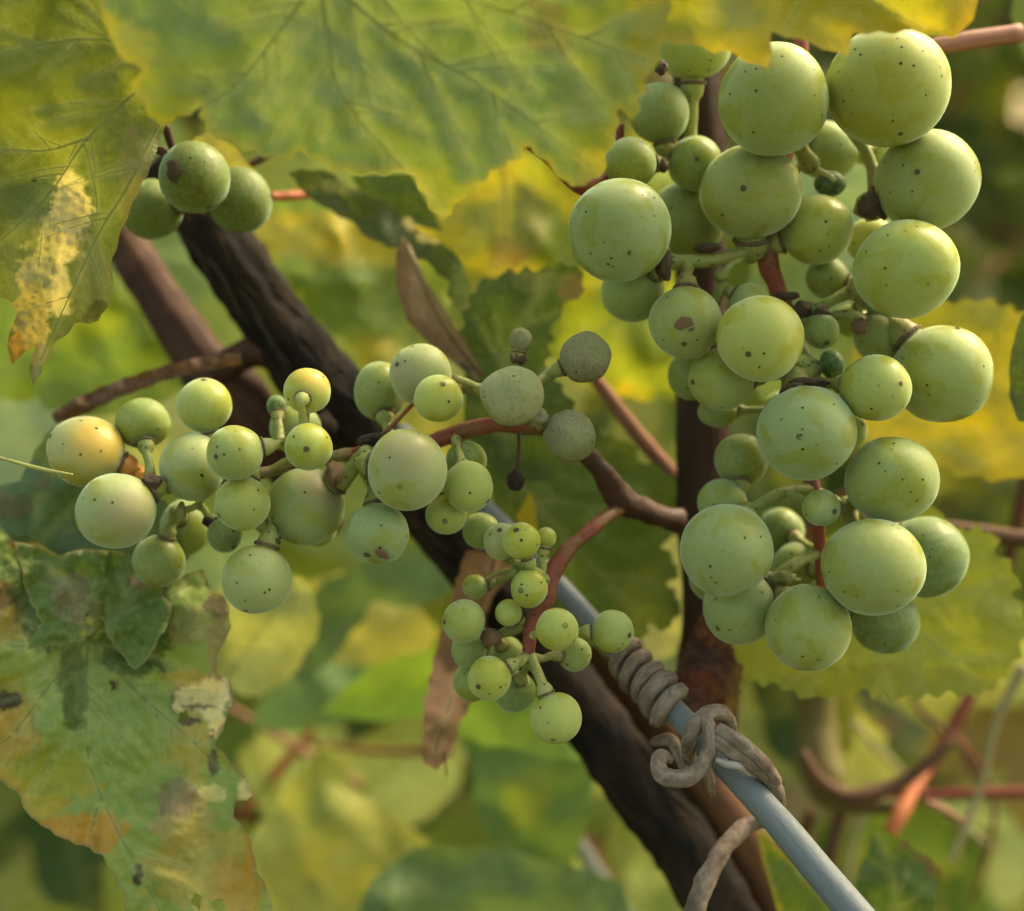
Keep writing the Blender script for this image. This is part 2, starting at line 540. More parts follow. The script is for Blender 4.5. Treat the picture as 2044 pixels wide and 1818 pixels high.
# ------------------------------------------------------------------ leaves drawn from outlines
def serrate(pts, step, amp, seed=0, frac=1.0):
    """add saw teeth along a closed outline (layout units); pts entries with a third value 0 keep a smooth edge"""
    rnd = random.Random(seed)
    out = []
    n = len(pts)
    area = sum(pts[i][0] * pts[(i + 1) % n][1] - pts[(i + 1) % n][0] * pts[i][1] for i in range(n))
    sg = 1 if area > 0 else -1
    for i in range(n):
        a, b = pts[i], pts[(i + 1) % n]
        out.append((a[0], a[1]))
        dx, dy = b[0] - a[0], b[1] - a[1]
        ln = math.hypot(dx, dy)
        if len(a) > 2 and a[2] == 0: continue
        k = int(ln / step)
        if k < 1 or ln < 1: continue
        nx, ny = dy / ln * sg, -dx / ln * sg
        for j in range(k):
            t0, t1 = (j + 0.55) / (k + 0.3), (j + 1.0) / (k + 0.3)
            am = amp * rnd.uniform(0.6, 1.3)
            w = 1.0 + rnd.uniform(-.15, .15)
            out.append((a[0] + dx * t0 * 1 + nx * am, a[1] + dy * t0 + ny * am))
            if t1 < 0.98: out.append((a[0] + dx * t1 - nx * am * 0.15 * w, a[1] + dy * t1 - ny * am * 0.15 * w))
    return out


def inside(P, poly):
    x, y = P[:, 0], P[:, 1]
    r = np.zeros(len(P), bool)
    n = len(poly)
    j = n - 1
    for i in range(n):
        xi, yi = poly[i]; xj, yj = poly[j]
        if yi != yj:
            c = ((yi > y) != (yj > y)) & (x < (xj - xi) * (y - yi) / (yj - yi) + xi)
            r ^= c
        j = i
    return r


def seg_dist(P, a, b):
    a = np.array(a, float); b = np.array(b, float)
    ab = b - a
    t = np.clip(((P - a) @ ab) / max(ab @ ab, 1e-9), 0, 1)
    return np.hypot(*(P - (a + t[:, None] * ab)).T)


def vnoise(P, f, seed=0.0, octs=3):
    return np.array([noise.fractal(Vector((p[0] * f, p[1] * f, seed)), 0.6, 2.0, octs) for p in P])


def leaf(label, outline, y0, col, gx=0.0, gy=0.0, cx=None, cy=None, wave=1.5, wf=0.006, blobs=(), veins=(), step=26, teeth=9,
         grid=12, seed=0, bulge=1.2, holes=(), edge=None, petiole=None, name='vine_leaf', cat='leaf', vw=7.0, sec=True, folds=(),
         vmat=None, smooth_edge=False, parts_label=None, vlw=9.0, mat=None, group=None, pmat=None, yfun=None):
    poly0 = [(p[0], p[1]) for p in outline]
    poly = poly0 if smooth_edge else serrate(outline, step, teeth, seed)
    xs = [p[0] for p in poly]; ys = [p[1] for p in poly]
    cx = cx if cx is not None else sum(xs) / len(xs)
    cy = cy if cy is not None else sum(ys) / len(ys)
    rnd = random.Random(seed + 5)
    X, Y = np.meshgrid(np.arange(min(xs), max(xs), grid), np.arange(min(ys), max(ys), grid))
    G = np.stack([X.ravel(), Y.ravel()], 1).astype(float)
    G += np.array([[rnd.uniform(-.3, .3) * grid, rnd.uniform(-.3, .3) * grid] for _ in range(len(G))])
    m = inside(G, poly)
    G = G[m]
    # keep away from the border
    d = np.full(len(G), 1e9)
    for i in range(len(poly)):
        d = np.minimum(d, seg_dist(G, poly[i], poly[(i + 1) % len(poly)]))
    G = G[d > grid * 0.45]
    # resample border
    bord = []
    for i in range(len(poly)):
        a, b = poly[i], poly[(i + 1) % len(poly)]
        k = max(1, int(math.hypot(b[0] - a[0], b[1] - a[1]) / grid))
        for j in range(k):
            bord.append((a[0] + (b[0] - a[0]) * j / k, a[1] + (b[1] - a[1]) * j / k))
    allp = [Vector(p) for p in bord] + [Vector((g[0], g[1])) for g in G]
    nb = len(bord)
    edges = [(i, (i + 1) % nb) for i in range(nb)]
    V, E, F, *_ = delaunay_2d_cdt(allp, edges, [], 1, 1e-4)
    P = np.array([(v.x, v.y) for v in V])
    Fc = np.array([(P[f[0]] + P[f[1]] + P[f[2]]) / 3 for f in F])
    keep = np.ones(len(F), bool)
    for h in holes:
        keep &= ~inside(Fc, h)
    # vein tree
    segs = []
    vein_paths = []
    for v in veins:
        pts = catmull([(q[0], q[1]) for q in v], 8)
        main = [tuple(q) for q in pts]
        branches = []
        if sec:
            L = sum(math.dist(main[i], main[i + 1]) for i in range(len(main) - 1))
            nbr = max(2, int(L / 95))
            for b in range(1, nbr + 1):
                idx = int(len(main) * (b / (nbr + 1.2)))
                idx = min(max(idx, 1), len(main) - 2)
                t = np.array(main[idx + 1]) - np.array(main[idx - 1])
                t = t / max(np.hypot(*t), 1e-6)
                s = 1 if b % 2 else -1
                for ss in (s, -s):
                    an = math.radians(48 + rnd.uniform(-6, 6)) * ss
                    dv = np.array([t[0] * math.cos(an) - t[1] * math.sin(an), t[0] * math.sin(an) + t[1] * math.cos(an)])
                    ln = L * 0.42 * (1 - 0.55 * b / (nbr + 1)) * rnd.uniform(0.8, 1.1)
                    st = np.array(main[idx if ss == s else max(0, idx - 3)])
                    br = [tuple(st + dv * ln * q + t * ln * 0.18 * q * q) for q in np.linspace(0, 1, 7)]
                    # stop at the rim
                    ins = inside(np.array(br), poly)
                    cut = []
                    for q, ok in zip(br, ins):
                        if not ok and len(cut) > 0: break
                        cut.append(q)
                    if len(cut) > 2: branches.append(cut)
        vein_paths.append((main, branches))
    def vein_d(Q):
        d1 = np.full(len(Q), 1e3); d2 = np.full(len(Q), 1e3)
        for mn, brs in vein_paths:
            for i in range(0, len(mn) - 1, 2):
                d1 = np.minimum(d1, seg_dist(Q, mn[i], mn[min(i + 2, len(mn) - 1)]))
            for br in brs:
                for i in range(0, len(br) - 1, 2):
                    d2 = np.minimum(d2, seg_dist(Q, br[i], br[min(i + 2, len(br) - 1)]))
        return d1, d2
    def depth(Q):
        y = y0 + gx * (Q[:, 0] - cx) / 100 + gy * (Q[:, 1] - cy) / 100
        y = y + wave * vnoise(Q, wf, seed * 1.7 + 3.1, 2)
        if veins:
            d1, d2 = vein_d(Q)
            dm = np.minimum(d1, d2 * 1.3)
            y = y + bulge * (np.exp(-(dm / 30.0) ** 2)) + bulge * 0.12 * vnoise(Q, 0.025, seed, 2)
        else:
            y = y + bulge * 0.5 * vnoise(Q, 0.02, seed, 2)
        for (a, b, h, w) in folds:
            # crease: one side of the line a->b bends by h mm over w units
            n = np.array([-(b[1] - a[1]), b[0] - a[0]], float); n /= np.hypot(*n)
            s = (Q - np.array(a)) @ n
            y = y + h * np.clip(s / w, 0, 3)
        if yfun is not None: y = y + yfun(Q)
        return y
    yy = depth(P)
    verts = [at(p[0], p[1], q) for p, q in zip(P, yy)]
    me = bpy.data.meshes.new('blade')
    me.from_pydata(verts, [], [tuple(f) for f, k in zip(F, keep) if k])
    # pigment
    colr = np.tile(np.array(col, float), (len(P), 1))
    if blobs or veins or edge:
        nz = vnoise(P, 0.012, seed + 9.0, 4)
        nz2 = vnoise(P, 0.035, seed + 19.0, 4); nz3 = vnoise(P, 0.11, seed + 29.0, 2)
        for bx, by, br, bc, bs in blobs:
            rr = br if isinstance(br, (tuple, list)) else (br, br)
            dd = np.hypot((P[:, 0] - bx) / rr[0], (P[:, 1] - by) / rr[1]) + nz * 0.35 + nz2 * 0.26 + nz3 * 0.12
            w = np.clip((1.05 - dd) / 0.16, 0, 1)
            w = (w * w * (3 - 2 * w) * bs)[:, None]
            colr = colr * (1 - w) + np.array(bc) * w
        if edge:
            de = np.full(len(P), 1e9)
            for i in range(len(poly)):
                de = np.minimum(de, seg_dist(P, poly[i], poly[(i + 1) % len(poly)]))
            w = np.clip(1 - (de + nz * edge[1] * .5) / edge[1], 0, 1)[:, None] * edge[2]
            colr = colr * (1 - w) + np.array(edge[0]) * w
        if veins:
            d1, d2 = vein_d(P)
            w = (np.exp(-(np.minimum(d1, d2 * (1.6 if vlw < 10 else 1.15)) / vlw) ** 2) * (0.6 if vlw < 10 else 0.7))[:, None]
            colr = colr * (1 - w) + (colr * 0.7 + np.array((0.20, 0.205, 0.10))) * w
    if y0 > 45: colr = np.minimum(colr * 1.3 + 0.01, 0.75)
    at_ = me.color_attributes.new('tint', 'FLOAT_COLOR', 'POINT')
    at_.data.foreach_set('color', np.hstack([np.clip(colr, 0.003, 1), np.ones((len(P), 1))]).ravel())
    smooth(me)
    base = veins[0][0] if veins else (cx, cy)
    yb = depth(np.array([[base[0], base[1]]], float))[0]
    root = empty(name, at(base[0], base[1], yb), label, cat, group)
    bl = link('blade', me, mat or M_LEAF, root)
    for main, brs in vein_paths:
        bm = []
        def vt(path, w0, w1):
            Q = np.array(path, float)
            yq = depth(Q) - 0.02
            # stay on the blade
            ins = inside(Q, poly)
            if not ins.all():
                k = max(2, int(np.argmin(ins)) if not ins[0:].all() else len(Q))
                Q, yq = Q[:k], yq[:k]
            if len(Q) < 3: return None
            pts = [at(q[0], q[1], v) for q, v in zip(Q, yq)]
            rad = [size((w0 + (w1 - w0) * i / (len(Q) - 1)) / 2, yq[i]) for i in range(len(Q))]
            return tube_mesh('vein', pts, rad, 8, flat=0.5)
        meshes = [vt(main, vw, vw * 0.3)] + [vt(b, vw * 0.42, vw * 0.16) for b in brs]
        meshes = [q for q in meshes if q]
        if meshes:
            b = bmesh.new()
            for q in meshes:
                b.from_mesh(q); bpy.data.meshes.remove(q)
            mv = bpy.data.meshes.new('vein'); b.to_mesh(mv); b.free(); smooth(mv)
            link('vein', mv, vmat or M_VEIN, root)
    if petiole:
        px_tube('petiole', petiole, pmat or M_RED, root, seg=12)
    return root


G1 = (0.15, 0.21, 0.03)      # mid green
G2 = (0.085, 0.14, 0.025)      # deep green
GB = (0.20, 0.28, 0.10)        # bluish, dull green
YG = (0.30, 0.33, 0.03)        # yellow green
YE = (0.55, 0.43, 0.022)        # yellow
OR = (0.52, 0.27, 0.035)        # orange
TN = (0.86, 0.70, 0.30)         # dry tan
BR = (0.16, 0.09, 0.045)        # brown
GY = (0.30, 0.29, 0.17)         # dusty grey

# ---- A: the big out-of-focus leaf hanging in front, across the top
leaf('broad blurred green leaf hanging across the top edge',
     [(190, -60, 0), (205, 40, 0), (232, 100), (285, 140), (262, 165), (320, 250), (405, 212), (412, 255), (470, 285), (560, 318), (600, 300),
      (700, 345), (800, 340), (832, 352), (880, 440), (945, 365), (1058, 290), (1098, 330), (1140, 372), (1196, 352), (1235, 215),
      (1262, 238), (1292, 150), (1325, 80), (1345, -60), (1310, -170), (1210, -250), (1080, -230), (960, -310), (800, -250), (640, -290), (500, -220), (330, -240), (230, -150)],
     -31, (0.19, 0.28, 0.075), gx=0.1, gy=1.6, wave=3, wf=0.003, step=42, teeth=9, grid=12, seed=3, bulge=0.6, vlw=15, yfun=lambda Q: 0.6 * vnoise(Q, 0.011, 5.0, 2),
     veins=[[(640, -50), (655, 60), (690, 200), (880, 420)], [(640, -50), (800, 80), (960, 170), (1180, 330)],
            [(640, -50), (560, 60), (470, 170), (380, 225)], [(640, -50), (900, -10), (1120, 60), (1290, 120)]],
     blobs=[(1230, 150, (110, 240), YG, 0.55), (1290, 60, (40, 160), YE, 0.5), (1190, 340, (40, 40), YE, 0.5), (300, 190, (90, 100), YG, 0.6), (1090, 60, (50, 60), BR, 0.55),
            (240, 90, (60, 80), YE, 0.35), (700, 60, (260, 60), YG, 0.25), (870, 400, (60, 60), YG, 0.7), (840, 110, (22, 16), BR, 0.5), (650, 120, (220, 200), (0.20, 0.28, 0.09), 0.4), (900, 250, (200, 90), YG, 0.2)],
     edge=(YE, 18, 0.6), vw=9, mat=M_LEAF_GLOSS, petiole=None)
leaf('bright yellow blurred leaf hanging over the grapes at the top right',
     [(1310, -60), (1318, 78), (1400, 92), (1462, 104), (1532, 138), (1540, 62), (1610, 82), (1692, 112), (1702, 66), (1822, 60), (1905, 76), (1942, 40), (1955, -60), (1900, -170), (1780, -210), (1640, -160), (1500, -220), (1370, -150)],
     -25, (0.50, 0.42, 0.03), gy=1.0, wave=3, step=60, teeth=7, grid=13, seed=8, bulge=2.0,
     veins=[[(1640, -60), (1590, 20), (1530, 120)], [(1640, -60), (1740, 0), (1840, 55)]], sec=False,
     blobs=[(1360, 20, (110, 120), YG, 0.7), (1760, 0, (200, 30), YG, 0.5), (1930, 30, (40, 60), OR, 0.4), (1460, 30, (90, 30), (0.35, 0.36, 0.12), 0.6)], vw=6,
     edge=((0.62, 0.42, 0.04), 22, 0.5))
# ---- B: left leaf with tan, dried tip
leaf('green leaf at the upper left with a dried yellow strip down to its torn tip',
     [(-210, 20), (-160, -90), (-30, -150), (120, -130), (240, -90), (330, 60, 0), (345, 150, 0), (332, 240), (300, 330), (262, 410), (238, 470), (220, 530), (224, 590), (196, 640), (150, 645), (105, 690), (66, 770, 0), (58, 735, 0), (72, 690, 0),
      (52, 700), (24, 728, 0), (14, 690), (34, 622), (18, 598), (-60, 560), (-150, 500), (-180, 380), (-260, 280), (-230, 140)],
     -13, (0.17, 0.21, 0.035), gx=1.0, gy=2.0, wave=3, wf=0.005, step=42, teeth=4, grid=6, seed=12, bulge=0.5,
     veins=[[(330, 130), (180, 270), (95, 390), (-20, 500)], [(175, 275), (90, 300), (-20, 296)], [(300, 90), (160, 78), (-20, 110)],
            [(318, 250), (250, 380), (190, 480), (80, 720)]],
     yfun=lambda Q: 0.55 * vnoise(Q, 0.085, 3.0, 2) * np.clip(1.6 - np.abs((Q[:, 0] - (150 - 0.38 * (Q[:, 1] - 380))) / 34), 0, 1) * (Q[:, 1] > 360),
     blobs=[(142, 400, (44, 52), TN, 1.0), (122, 480, (50, 70), TN, 1.0), (94, 560, (56, 80), TN, 1.0), (60, 640, (46, 72), (0.74, 0.52, 0.14), 1.0), (30, 700, (22, 36), OR, 0.9),
            (60, 520, (60, 120), (0.22, 0.24, 0.09), 0.5), (180, 560, (40, 90), (0.20, 0.22, 0.08), 0.8), (100, 200, (200, 120), YG, 0.5), (60, 410, (40, 40), (0.17, 0.22, 0.06), 0.7), (265, 360, (30, 120), (0.26, 0.22, 0.08), 0.6),
            (68, 358, 5, (0.01, 0.01, 0.005), 1.0), (200, 620, (30, 24), (0.06, 0.06, 0.02), 0.7), (85, 730, (20, 50), GY, 0.8)],
     edge=((0.20, 0.15, 0.05), 12, 0.5), vw=7)
# ---- C: lower left, damaged autumn leaf
leaf('large blotched leaf at the lower left with tan dead patches and an orange rim',
     [(-150, 1120), (-60, 1080), (-20, 1020), (10, 1060), (30, 1082), (60, 1080), (118, 1108, 0), (160, 1096), (225, 1098), (270, 1110), (276, 1146), (312, 1160), (322, 1182), (372, 1145, 0), (405, 1136, 0), (422, 1180), (446, 1188),
      (462, 1250), (448, 1282), (432, 1312), (434, 1345), (458, 1356), (466, 1382), (450, 1440), (428, 1488), (466, 1526), (492, 1552),
      (506, 1586), (468, 1602), (466, 1630), (492, 1660), (508, 1710), (514, 1744), (538, 1782), (548, 1880), (500, 1950), (420, 2010), (340, 1970), (270, 1890), (245, 1780), (222, 1742), (204, 1706), (170, 1688), (128, 1674), (62, 1632), (34, 1580), (0, 1556), (-60, 1530), (-160, 1460), (-150, 1360), (-230, 1260)],
     6, (0.28, 0.37, 0.085), gx=0.4, gy=-0.9, wave=3.0, wf=0.006, step=38, teeth=4, grid=6, seed=21, bulge=1.3, mat=M_LEAF_DULL, yfun=lambda Q: 0.6 * vnoise(Q, 0.022, 6.0, 3),
     veins=[[(176, 1272), (172, 1400), (190, 1560), (330, 1840)], [(176, 1272), (250, 1360), (340, 1440), (470, 1560)], [(176, 1272), (110, 1280), (40, 1290), (-40, 1270)],
            [(176, 1272), (90, 1380), (20, 1470), (-40, 1500)], [(176, 1272), (240, 1220), (330, 1190), (410, 1150)], [(176, 1272), (140, 1190), (60, 1100)]],
     blobs=[(408, 1410, (62, 74), (0.16, 0.10, 0.07), 0.9), (410, 1408, (54, 64), (0.88, 0.72, 0.34), 1.0), (375, 1490, (46, 70), (0.42, 0.35, 0.07), 0.9), (372, 1350, (40, 20), (0.42, 0.34, 0.09), 0.8), (380, 1250, (60, 44), (0.34, 0.30, 0.09), 0.75), (432, 1290, (22, 60), (0.40, 0.28, 0.10), 0.8),
            (370, 1640, (70, 60), (0.45, 0.34, 0.13), 0.85), (410, 1740, (130, 100), (0.44, 0.36, 0.08), 0.9), (470, 1790, (60, 70), OR, 0.5), (345, 1590, (40, 40), (0.24, 0.17, 0.10), 0.7), (430, 1585, (30, 20), TN, 0.6), (490, 1580, (20, 26), TN, 0.9),
            (10, 1480, (70, 120), (0.50, 0.32, 0.05), 0.9), (60, 1580, (110, 70), (0.44, 0.34, 0.03), 0.9), (150, 1660, (110, 40), (0.50, 0.27, 0.03), 0.95), (110, 1540, (60, 60), YG, 0.8), (0, 1340, (70, 60), YG, 0.7), (20, 1240, (40, 60), (0.46, 0.30, 0.06), 0.85), (8, 1186, (30, 30), (0.30, 0.14, 0.05), 0.8),
            (14, 1400, (34, 16), (0.05, 0.03, 0.02), 0.95), (228, 1366, (11, 14), (0.008, 0.008, 0.006), 1.0), (276, 1750, (10, 22), (0.03, 0.03, 0.012), 0.95), (150, 1370, (30, 90), G2, 0.9), (265, 1270, (75, 90), (0.055, 0.105, 0.022), 0.9), (90, 1190, (80, 90), (0.06, 0.10, 0.025), 0.85), (230, 1130, (70, 30), G2, 0.7),  # the two broad dark green blobs paint the shadow of the folds
            (130, 1170, (50, 40), (0.20, 0.15, 0.10), 0.6), (150, 1220, (40, 40), (0.16, 0.13, 0.09), 0.6), (425, 1520, (12, 30), (0.09, 0.06, 0.05), 0.95), (372, 1440, (26, 9), (0.10, 0.07, 0.05), 0.9), (395, 1410, (34, 5), (0.16, 0.10, 0.06), 0.8), (430, 1210, (26, 22), (0.22, 0.13, 0.07), 0.8), (300, 1140, (22, 24), (0.36, 0.20, 0.13), 0.9),
            (150, 1128, (16, 12), (0.50, 0.24, 0.06), 0.8), (36, 1086, (22, 12), (0.36, 0.2, 0.06), 0.8), (500, 1690, (14, 60), OR, 0.7)],
     holes=[[(168, 1232), (180, 1226), (190, 1240), (184, 1250), (172, 1244)], [(158, 1262), (170, 1254), (178, 1266), (168, 1278)], [(420, 1800), (440, 1790), (452, 1810), (430, 1824)],
            [(380, 1800), (392, 1780), (402, 1792), (398, 1818)], [(356, 1424), (372, 1418), (380, 1430), (362, 1440)]],
     edge=((0.28, 0.17, 0.07), 10, 0.65), vw=6,
     folds=[((176, 1272), (460, 1190), -0.9, 90)])
leaf('crumpled dark green folded flap with brown insect holes lying on the blotched leaf',  # added sheet for the dark folded lobes of the blotched leaf
     [(27, 1080, 0), (60, 1086, 0), (112, 1106, 0), (128, 1112), (150, 1098, 0), (222, 1098, 0), (268, 1110), (272, 1148), (314, 1162), (326, 1190), (342, 1206), (334, 1250), (316, 1275), (298, 1312), (270, 1337), (244, 1308), (215, 1270), (208, 1240),
      (190, 1228), (186, 1262), (168, 1277, 0), (100, 1288, 0), (52, 1297, 0), (84, 1242), (52, 1180), (44, 1130)],
     3.5, (0.12, 0.19, 0.035), gx=0.6, gy=-1.2, wave=2.5, wf=0.012, step=30, teeth=3, grid=6, seed=23, bulge=0.8, mat=M_LEAF_DULL, yfun=lambda Q: 0.7 * vnoise(Q, 0.035, 8.0, 3),
     veins=[[(176, 1272), (150, 1190), (80, 1110)], [(212, 1262), (250, 1200), (262, 1120)]], vw=4,
     blobs=[(140, 1180, (44, 34), (0.24, 0.20, 0.11), 0.8), (110, 1150, (24, 20), (0.22, 0.24, 0.12), 0.7), (170, 1215, (34, 40), (0.20, 0.17, 0.08), 0.7), (130, 1222, (30, 16), (0.22, 0.2, 0.1), 0.6), (275, 1152, (14, 24), (0.50, 0.30, 0.18), 0.9), (296, 1166, (22, 8), (0.34, 0.16, 0.09), 0.9), (280, 1230, (40, 60), (0.10, 0.17, 0.02), 0.5)],
     edge=((0.32, 0.26, 0.10), 6, 0.7), holes=[[(164, 1232), (178, 1224), (190, 1240), (184, 1252), (170, 1246)], [(156, 1262), (170, 1254), (176, 1266), (166, 1276)]])
# dull leaf behind the bunch: the crumpled flap lies partly over it
leaf('dull blue green leaf half hidden under the lowest left grapes, just above the blotched leaf',
     [(-60, 980, 0), (40, 960), (90, 870), (110, 850), (200, 940, 0), (330, 1000, 0), (400, 1080, 0), (330, 1180, 0), (200, 1130, 0), (60, 1120), (-20, 1080)],
     17, (0.11, 0.19, 0.09), wave=3, step=36, teeth=6, grid=11, seed=31, veins=[[(40, 1120), (140, 1020), (230, 960)]], vw=5,
     blobs=[(110, 900, (40, 60), YG, 0.6), (90, 960, (16, 20), BR, 0.6), (10, 1010, (50, 30), BR, 0.5)])
leaf('yellow green background leaf behind the lowest left grape, blurred and rounded',
     [(430, 1170), (500, 1130), (600, 1150), (640, 1230), (600, 1330), (520, 1390), (440, 1370), (410, 1270)],
     60, (0.40, 0.42, 0.14), wave=3, step=60, teeth=8, grid=22, seed=33, veins=[[(440, 1370), (520, 1260), (590, 1170)]], vw=7)

# ---- D: leaves behind the bunches
leaf('dark green saw-edged leaf standing up behind the grey shrivelled berries',
     [(925, 860, 0), (930, 700), (925, 640), (950, 575), (1000, 548), (1075, 540), (1145, 530), (1168, 578), (1125, 608), (1098, 660), (1088, 730), (1130, 790), (1150, 830, 0), (1100, 960, 0), (1000, 960, 0)],
     26, (0.075, 0.125, 0.018), gx=-1.2, wave=2, bulge=0.5, step=30, teeth=11, grid=11, seed=41, veins=[[(1010, 900), (1010, 740), (1080, 560)]], vw=5,
     blobs=[(1150, 570, (40, 30), (0.24, 0.17, 0.07), 0.7), (1080, 560, (50, 20), (0.15, 0.17, 0.08), 0.6)])
leaf('broad mid green leaf behind the forked red stalk in the middle',
     [(960, 900, 0), (1100, 850, 0), (1170, 830), (1200, 872), (1248, 880), (1282, 925), (1345, 950), (1352, 1060, 0), (1318, 1092), (1352, 1130), (1330, 1170), (1356, 1200), (1340, 1250), (1290, 1245), (1270, 1310), (1180, 1290), (1080, 1220, 0), (1000, 1060, 0)],
     33, (0.14, 0.215, 0.025), gx=0.8, gy=-1.0, wave=2, step=34, teeth=11, grid=10, seed=43, bulge=0.4, veins=[[(980, 900), (1100, 930), (1220, 890)], [(980, 900), (1100, 1040), (1270, 1220)]], vw=5,
     blobs=[(1290, 1200, (60, 80), YG, 0.5), (1240, 900, (60, 40), YG, 0.3)])
leaf('yellow leaf sliver behind the middle green leaf below the dried hanging berry',
     [(1030, 1030), (1060, 980), (1075, 1060), (1050, 1080)], 30, YE, wave=0.5, step=80, teeth=2, grid=10, seed=44, bulge=.2)
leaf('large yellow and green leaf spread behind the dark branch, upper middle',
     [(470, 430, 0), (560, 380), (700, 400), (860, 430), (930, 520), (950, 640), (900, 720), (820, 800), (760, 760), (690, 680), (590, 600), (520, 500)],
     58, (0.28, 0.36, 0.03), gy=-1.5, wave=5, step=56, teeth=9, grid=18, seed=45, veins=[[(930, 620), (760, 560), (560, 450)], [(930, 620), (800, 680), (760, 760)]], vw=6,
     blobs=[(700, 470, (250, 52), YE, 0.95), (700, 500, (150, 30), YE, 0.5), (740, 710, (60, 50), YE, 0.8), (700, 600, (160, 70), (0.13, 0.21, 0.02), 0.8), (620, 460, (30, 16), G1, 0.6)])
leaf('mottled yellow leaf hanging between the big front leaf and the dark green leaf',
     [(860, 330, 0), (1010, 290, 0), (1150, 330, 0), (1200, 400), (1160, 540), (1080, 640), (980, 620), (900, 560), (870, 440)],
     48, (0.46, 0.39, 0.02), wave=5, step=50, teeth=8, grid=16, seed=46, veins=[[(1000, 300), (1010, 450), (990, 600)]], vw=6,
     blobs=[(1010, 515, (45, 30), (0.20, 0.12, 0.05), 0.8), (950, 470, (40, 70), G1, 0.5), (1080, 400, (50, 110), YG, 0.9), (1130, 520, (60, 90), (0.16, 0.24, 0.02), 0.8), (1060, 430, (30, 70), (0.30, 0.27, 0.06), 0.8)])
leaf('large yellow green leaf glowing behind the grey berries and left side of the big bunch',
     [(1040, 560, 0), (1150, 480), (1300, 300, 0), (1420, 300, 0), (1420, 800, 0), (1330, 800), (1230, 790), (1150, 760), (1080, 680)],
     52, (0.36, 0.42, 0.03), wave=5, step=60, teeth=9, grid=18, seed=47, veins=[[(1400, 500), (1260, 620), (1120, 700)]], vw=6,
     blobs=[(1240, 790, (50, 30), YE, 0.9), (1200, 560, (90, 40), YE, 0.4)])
leaf('dark folded leaf edge with tan tips slanting below the big front leaf',
     [(575, 345), (640, 338), (700, 375), (790, 420), (850, 470), (905, 500), (940, 570), (948, 640), (930, 690), (905, 640), (895, 560), (850, 520), (800, 495), (745, 480), (700, 440), (650, 415), (625, 400)],
     30, (0.07, 0.10, 0.02), gx=1.0, wave=2, step=40, teeth=6, grid=9, seed=48, bulge=1.0,
     blobs=[(830, 445, (30, 12), TN, 0.95), (870, 470, (40, 14), TN, 0.9), (940, 640, (16, 50), TN, 0.8), (925, 600, (30, 80), (0.20, 0.26, 0.10), 0.8), (680, 370, (60, 14), (0.26, 0.29, 0.12), 0.7)])
leaf('small pointed green leaf lobe below the big front leaf, upper middle',
     [(700, 350, 0), (820, 345), (850, 400), (885, 462), (800, 440), (730, 400)], 36, (0.09, 0.14, 0.015), wave=1, step=70, teeth=3, grid=12, seed=49)
leaf('green leaf lobe between the two dark branches and the upper left hanging grapes',
     [(180, 560, 0), (260, 540, 0), (330, 640), (400, 740), (330, 800), (200, 830), (90, 820), (60, 720, 0)],
     55, (0.20, 0.27, 0.025), wave=4, step=60, teeth=8, grid=18, seed=50, blobs=[(150, 640, (120, 60), (0.30, 0.36, 0.03), .7), (200, 730, (120, 50), (0.20, 0.30, 0.04), .7)])
leaf('yellow green blurred leaf behind the left tip, at the left frame edge',
     [(-60, 580, 0), (60, 560, 0), (130, 640, 0), (150, 740), (60, 800), (-60, 790, 0)],
     60, (0.22, 0.30, 0.03), wave=4, step=60, teeth=8, grid=20, seed=51)
leaf('pale yellow leaf edge peeping out above the upper left hanging grapes',
     [(380, 290), (410, 262), (450, 280), (500, 330), (540, 400), (480, 380), (420, 330)], 20, (0.60, 0.52, 0.10), wave=1, step=40, teeth=4, grid=9, seed=52)

# ---- F, G and others on the right
leaf('bright yellow leaf behind the right side of the big bunch',
     [(1700, 700, 0), (1760, 640), (1860, 610), (1960, 600), (2110, 650, 0), (2110, 950, 0), (2010, 955), (1940, 950), (1880, 930), (1800, 900), (1700, 860, 0)],
     40, (0.56, 0.45, 0.02), gx=-1, wave=2, bulge=0.5, step=36, teeth=12, grid=12, seed=55, veins=[[(1720, 880), (1860, 800), (2060, 720)], [(1720, 880), (1850, 880), (1960, 930)]], vw=5,
     blobs=[(1900, 640, (110, 50), YG, 0.6), (1840, 900, (120, 30), (0.40, 0.38, 0.05), 0.6), (2000, 900, (60, 40), (0.5, 0.42, 0.08), .6)])
leaf('yellow green saw-edged leaf spread behind the bottom of the big bunch',
     [(1470, 1230, 0), (1600, 1100, 0), (1750, 1020, 0), (1860, 1010), (1900, 1060), (1975, 1062), (1990, 1110), (2030, 1150), (2020, 1190), (2052, 1240), (2036, 1290), (2020, 1330), (1960, 1385),
      (1890, 1380), (1800, 1392), (1720, 1375), (1620, 1392), (1540, 1360), (1500, 1360), (1462, 1290)],
     24, (0.38, 0.41, 0.03), gx=-0.5, gy=-1.0, wave=1.2, step=34, teeth=13, grid=9, seed=57, bulge=0.35,
     veins=[[(1640, 1100), (1800, 1230), (1960, 1370)], [(1640, 1100), (1800, 1140), (2030, 1210)], [(1640, 1100), (1660, 1260), (1620, 1380)], [(1640, 1100), (1740, 1290), (1780, 1385)]], vw=4,
     blobs=[(1780, 1360, (240, 40), (0.26, 0.27, 0.02), 0.7), (2000, 1240, (50, 120), (0.24, 0.26, 0.03), 0.5), (1560, 1300, (80, 60), YG, 0.4)])
leaf('dark green leaf edge poking in at the right frame edge',
     [(2110, 610, 0), (2040, 628), (2018, 700), (2014, 790), (2032, 840), (2110, 850, 0)], 12, (0.075, 0.115, 0.022), wave=1, step=60, teeth=2, grid=11, seed=58)
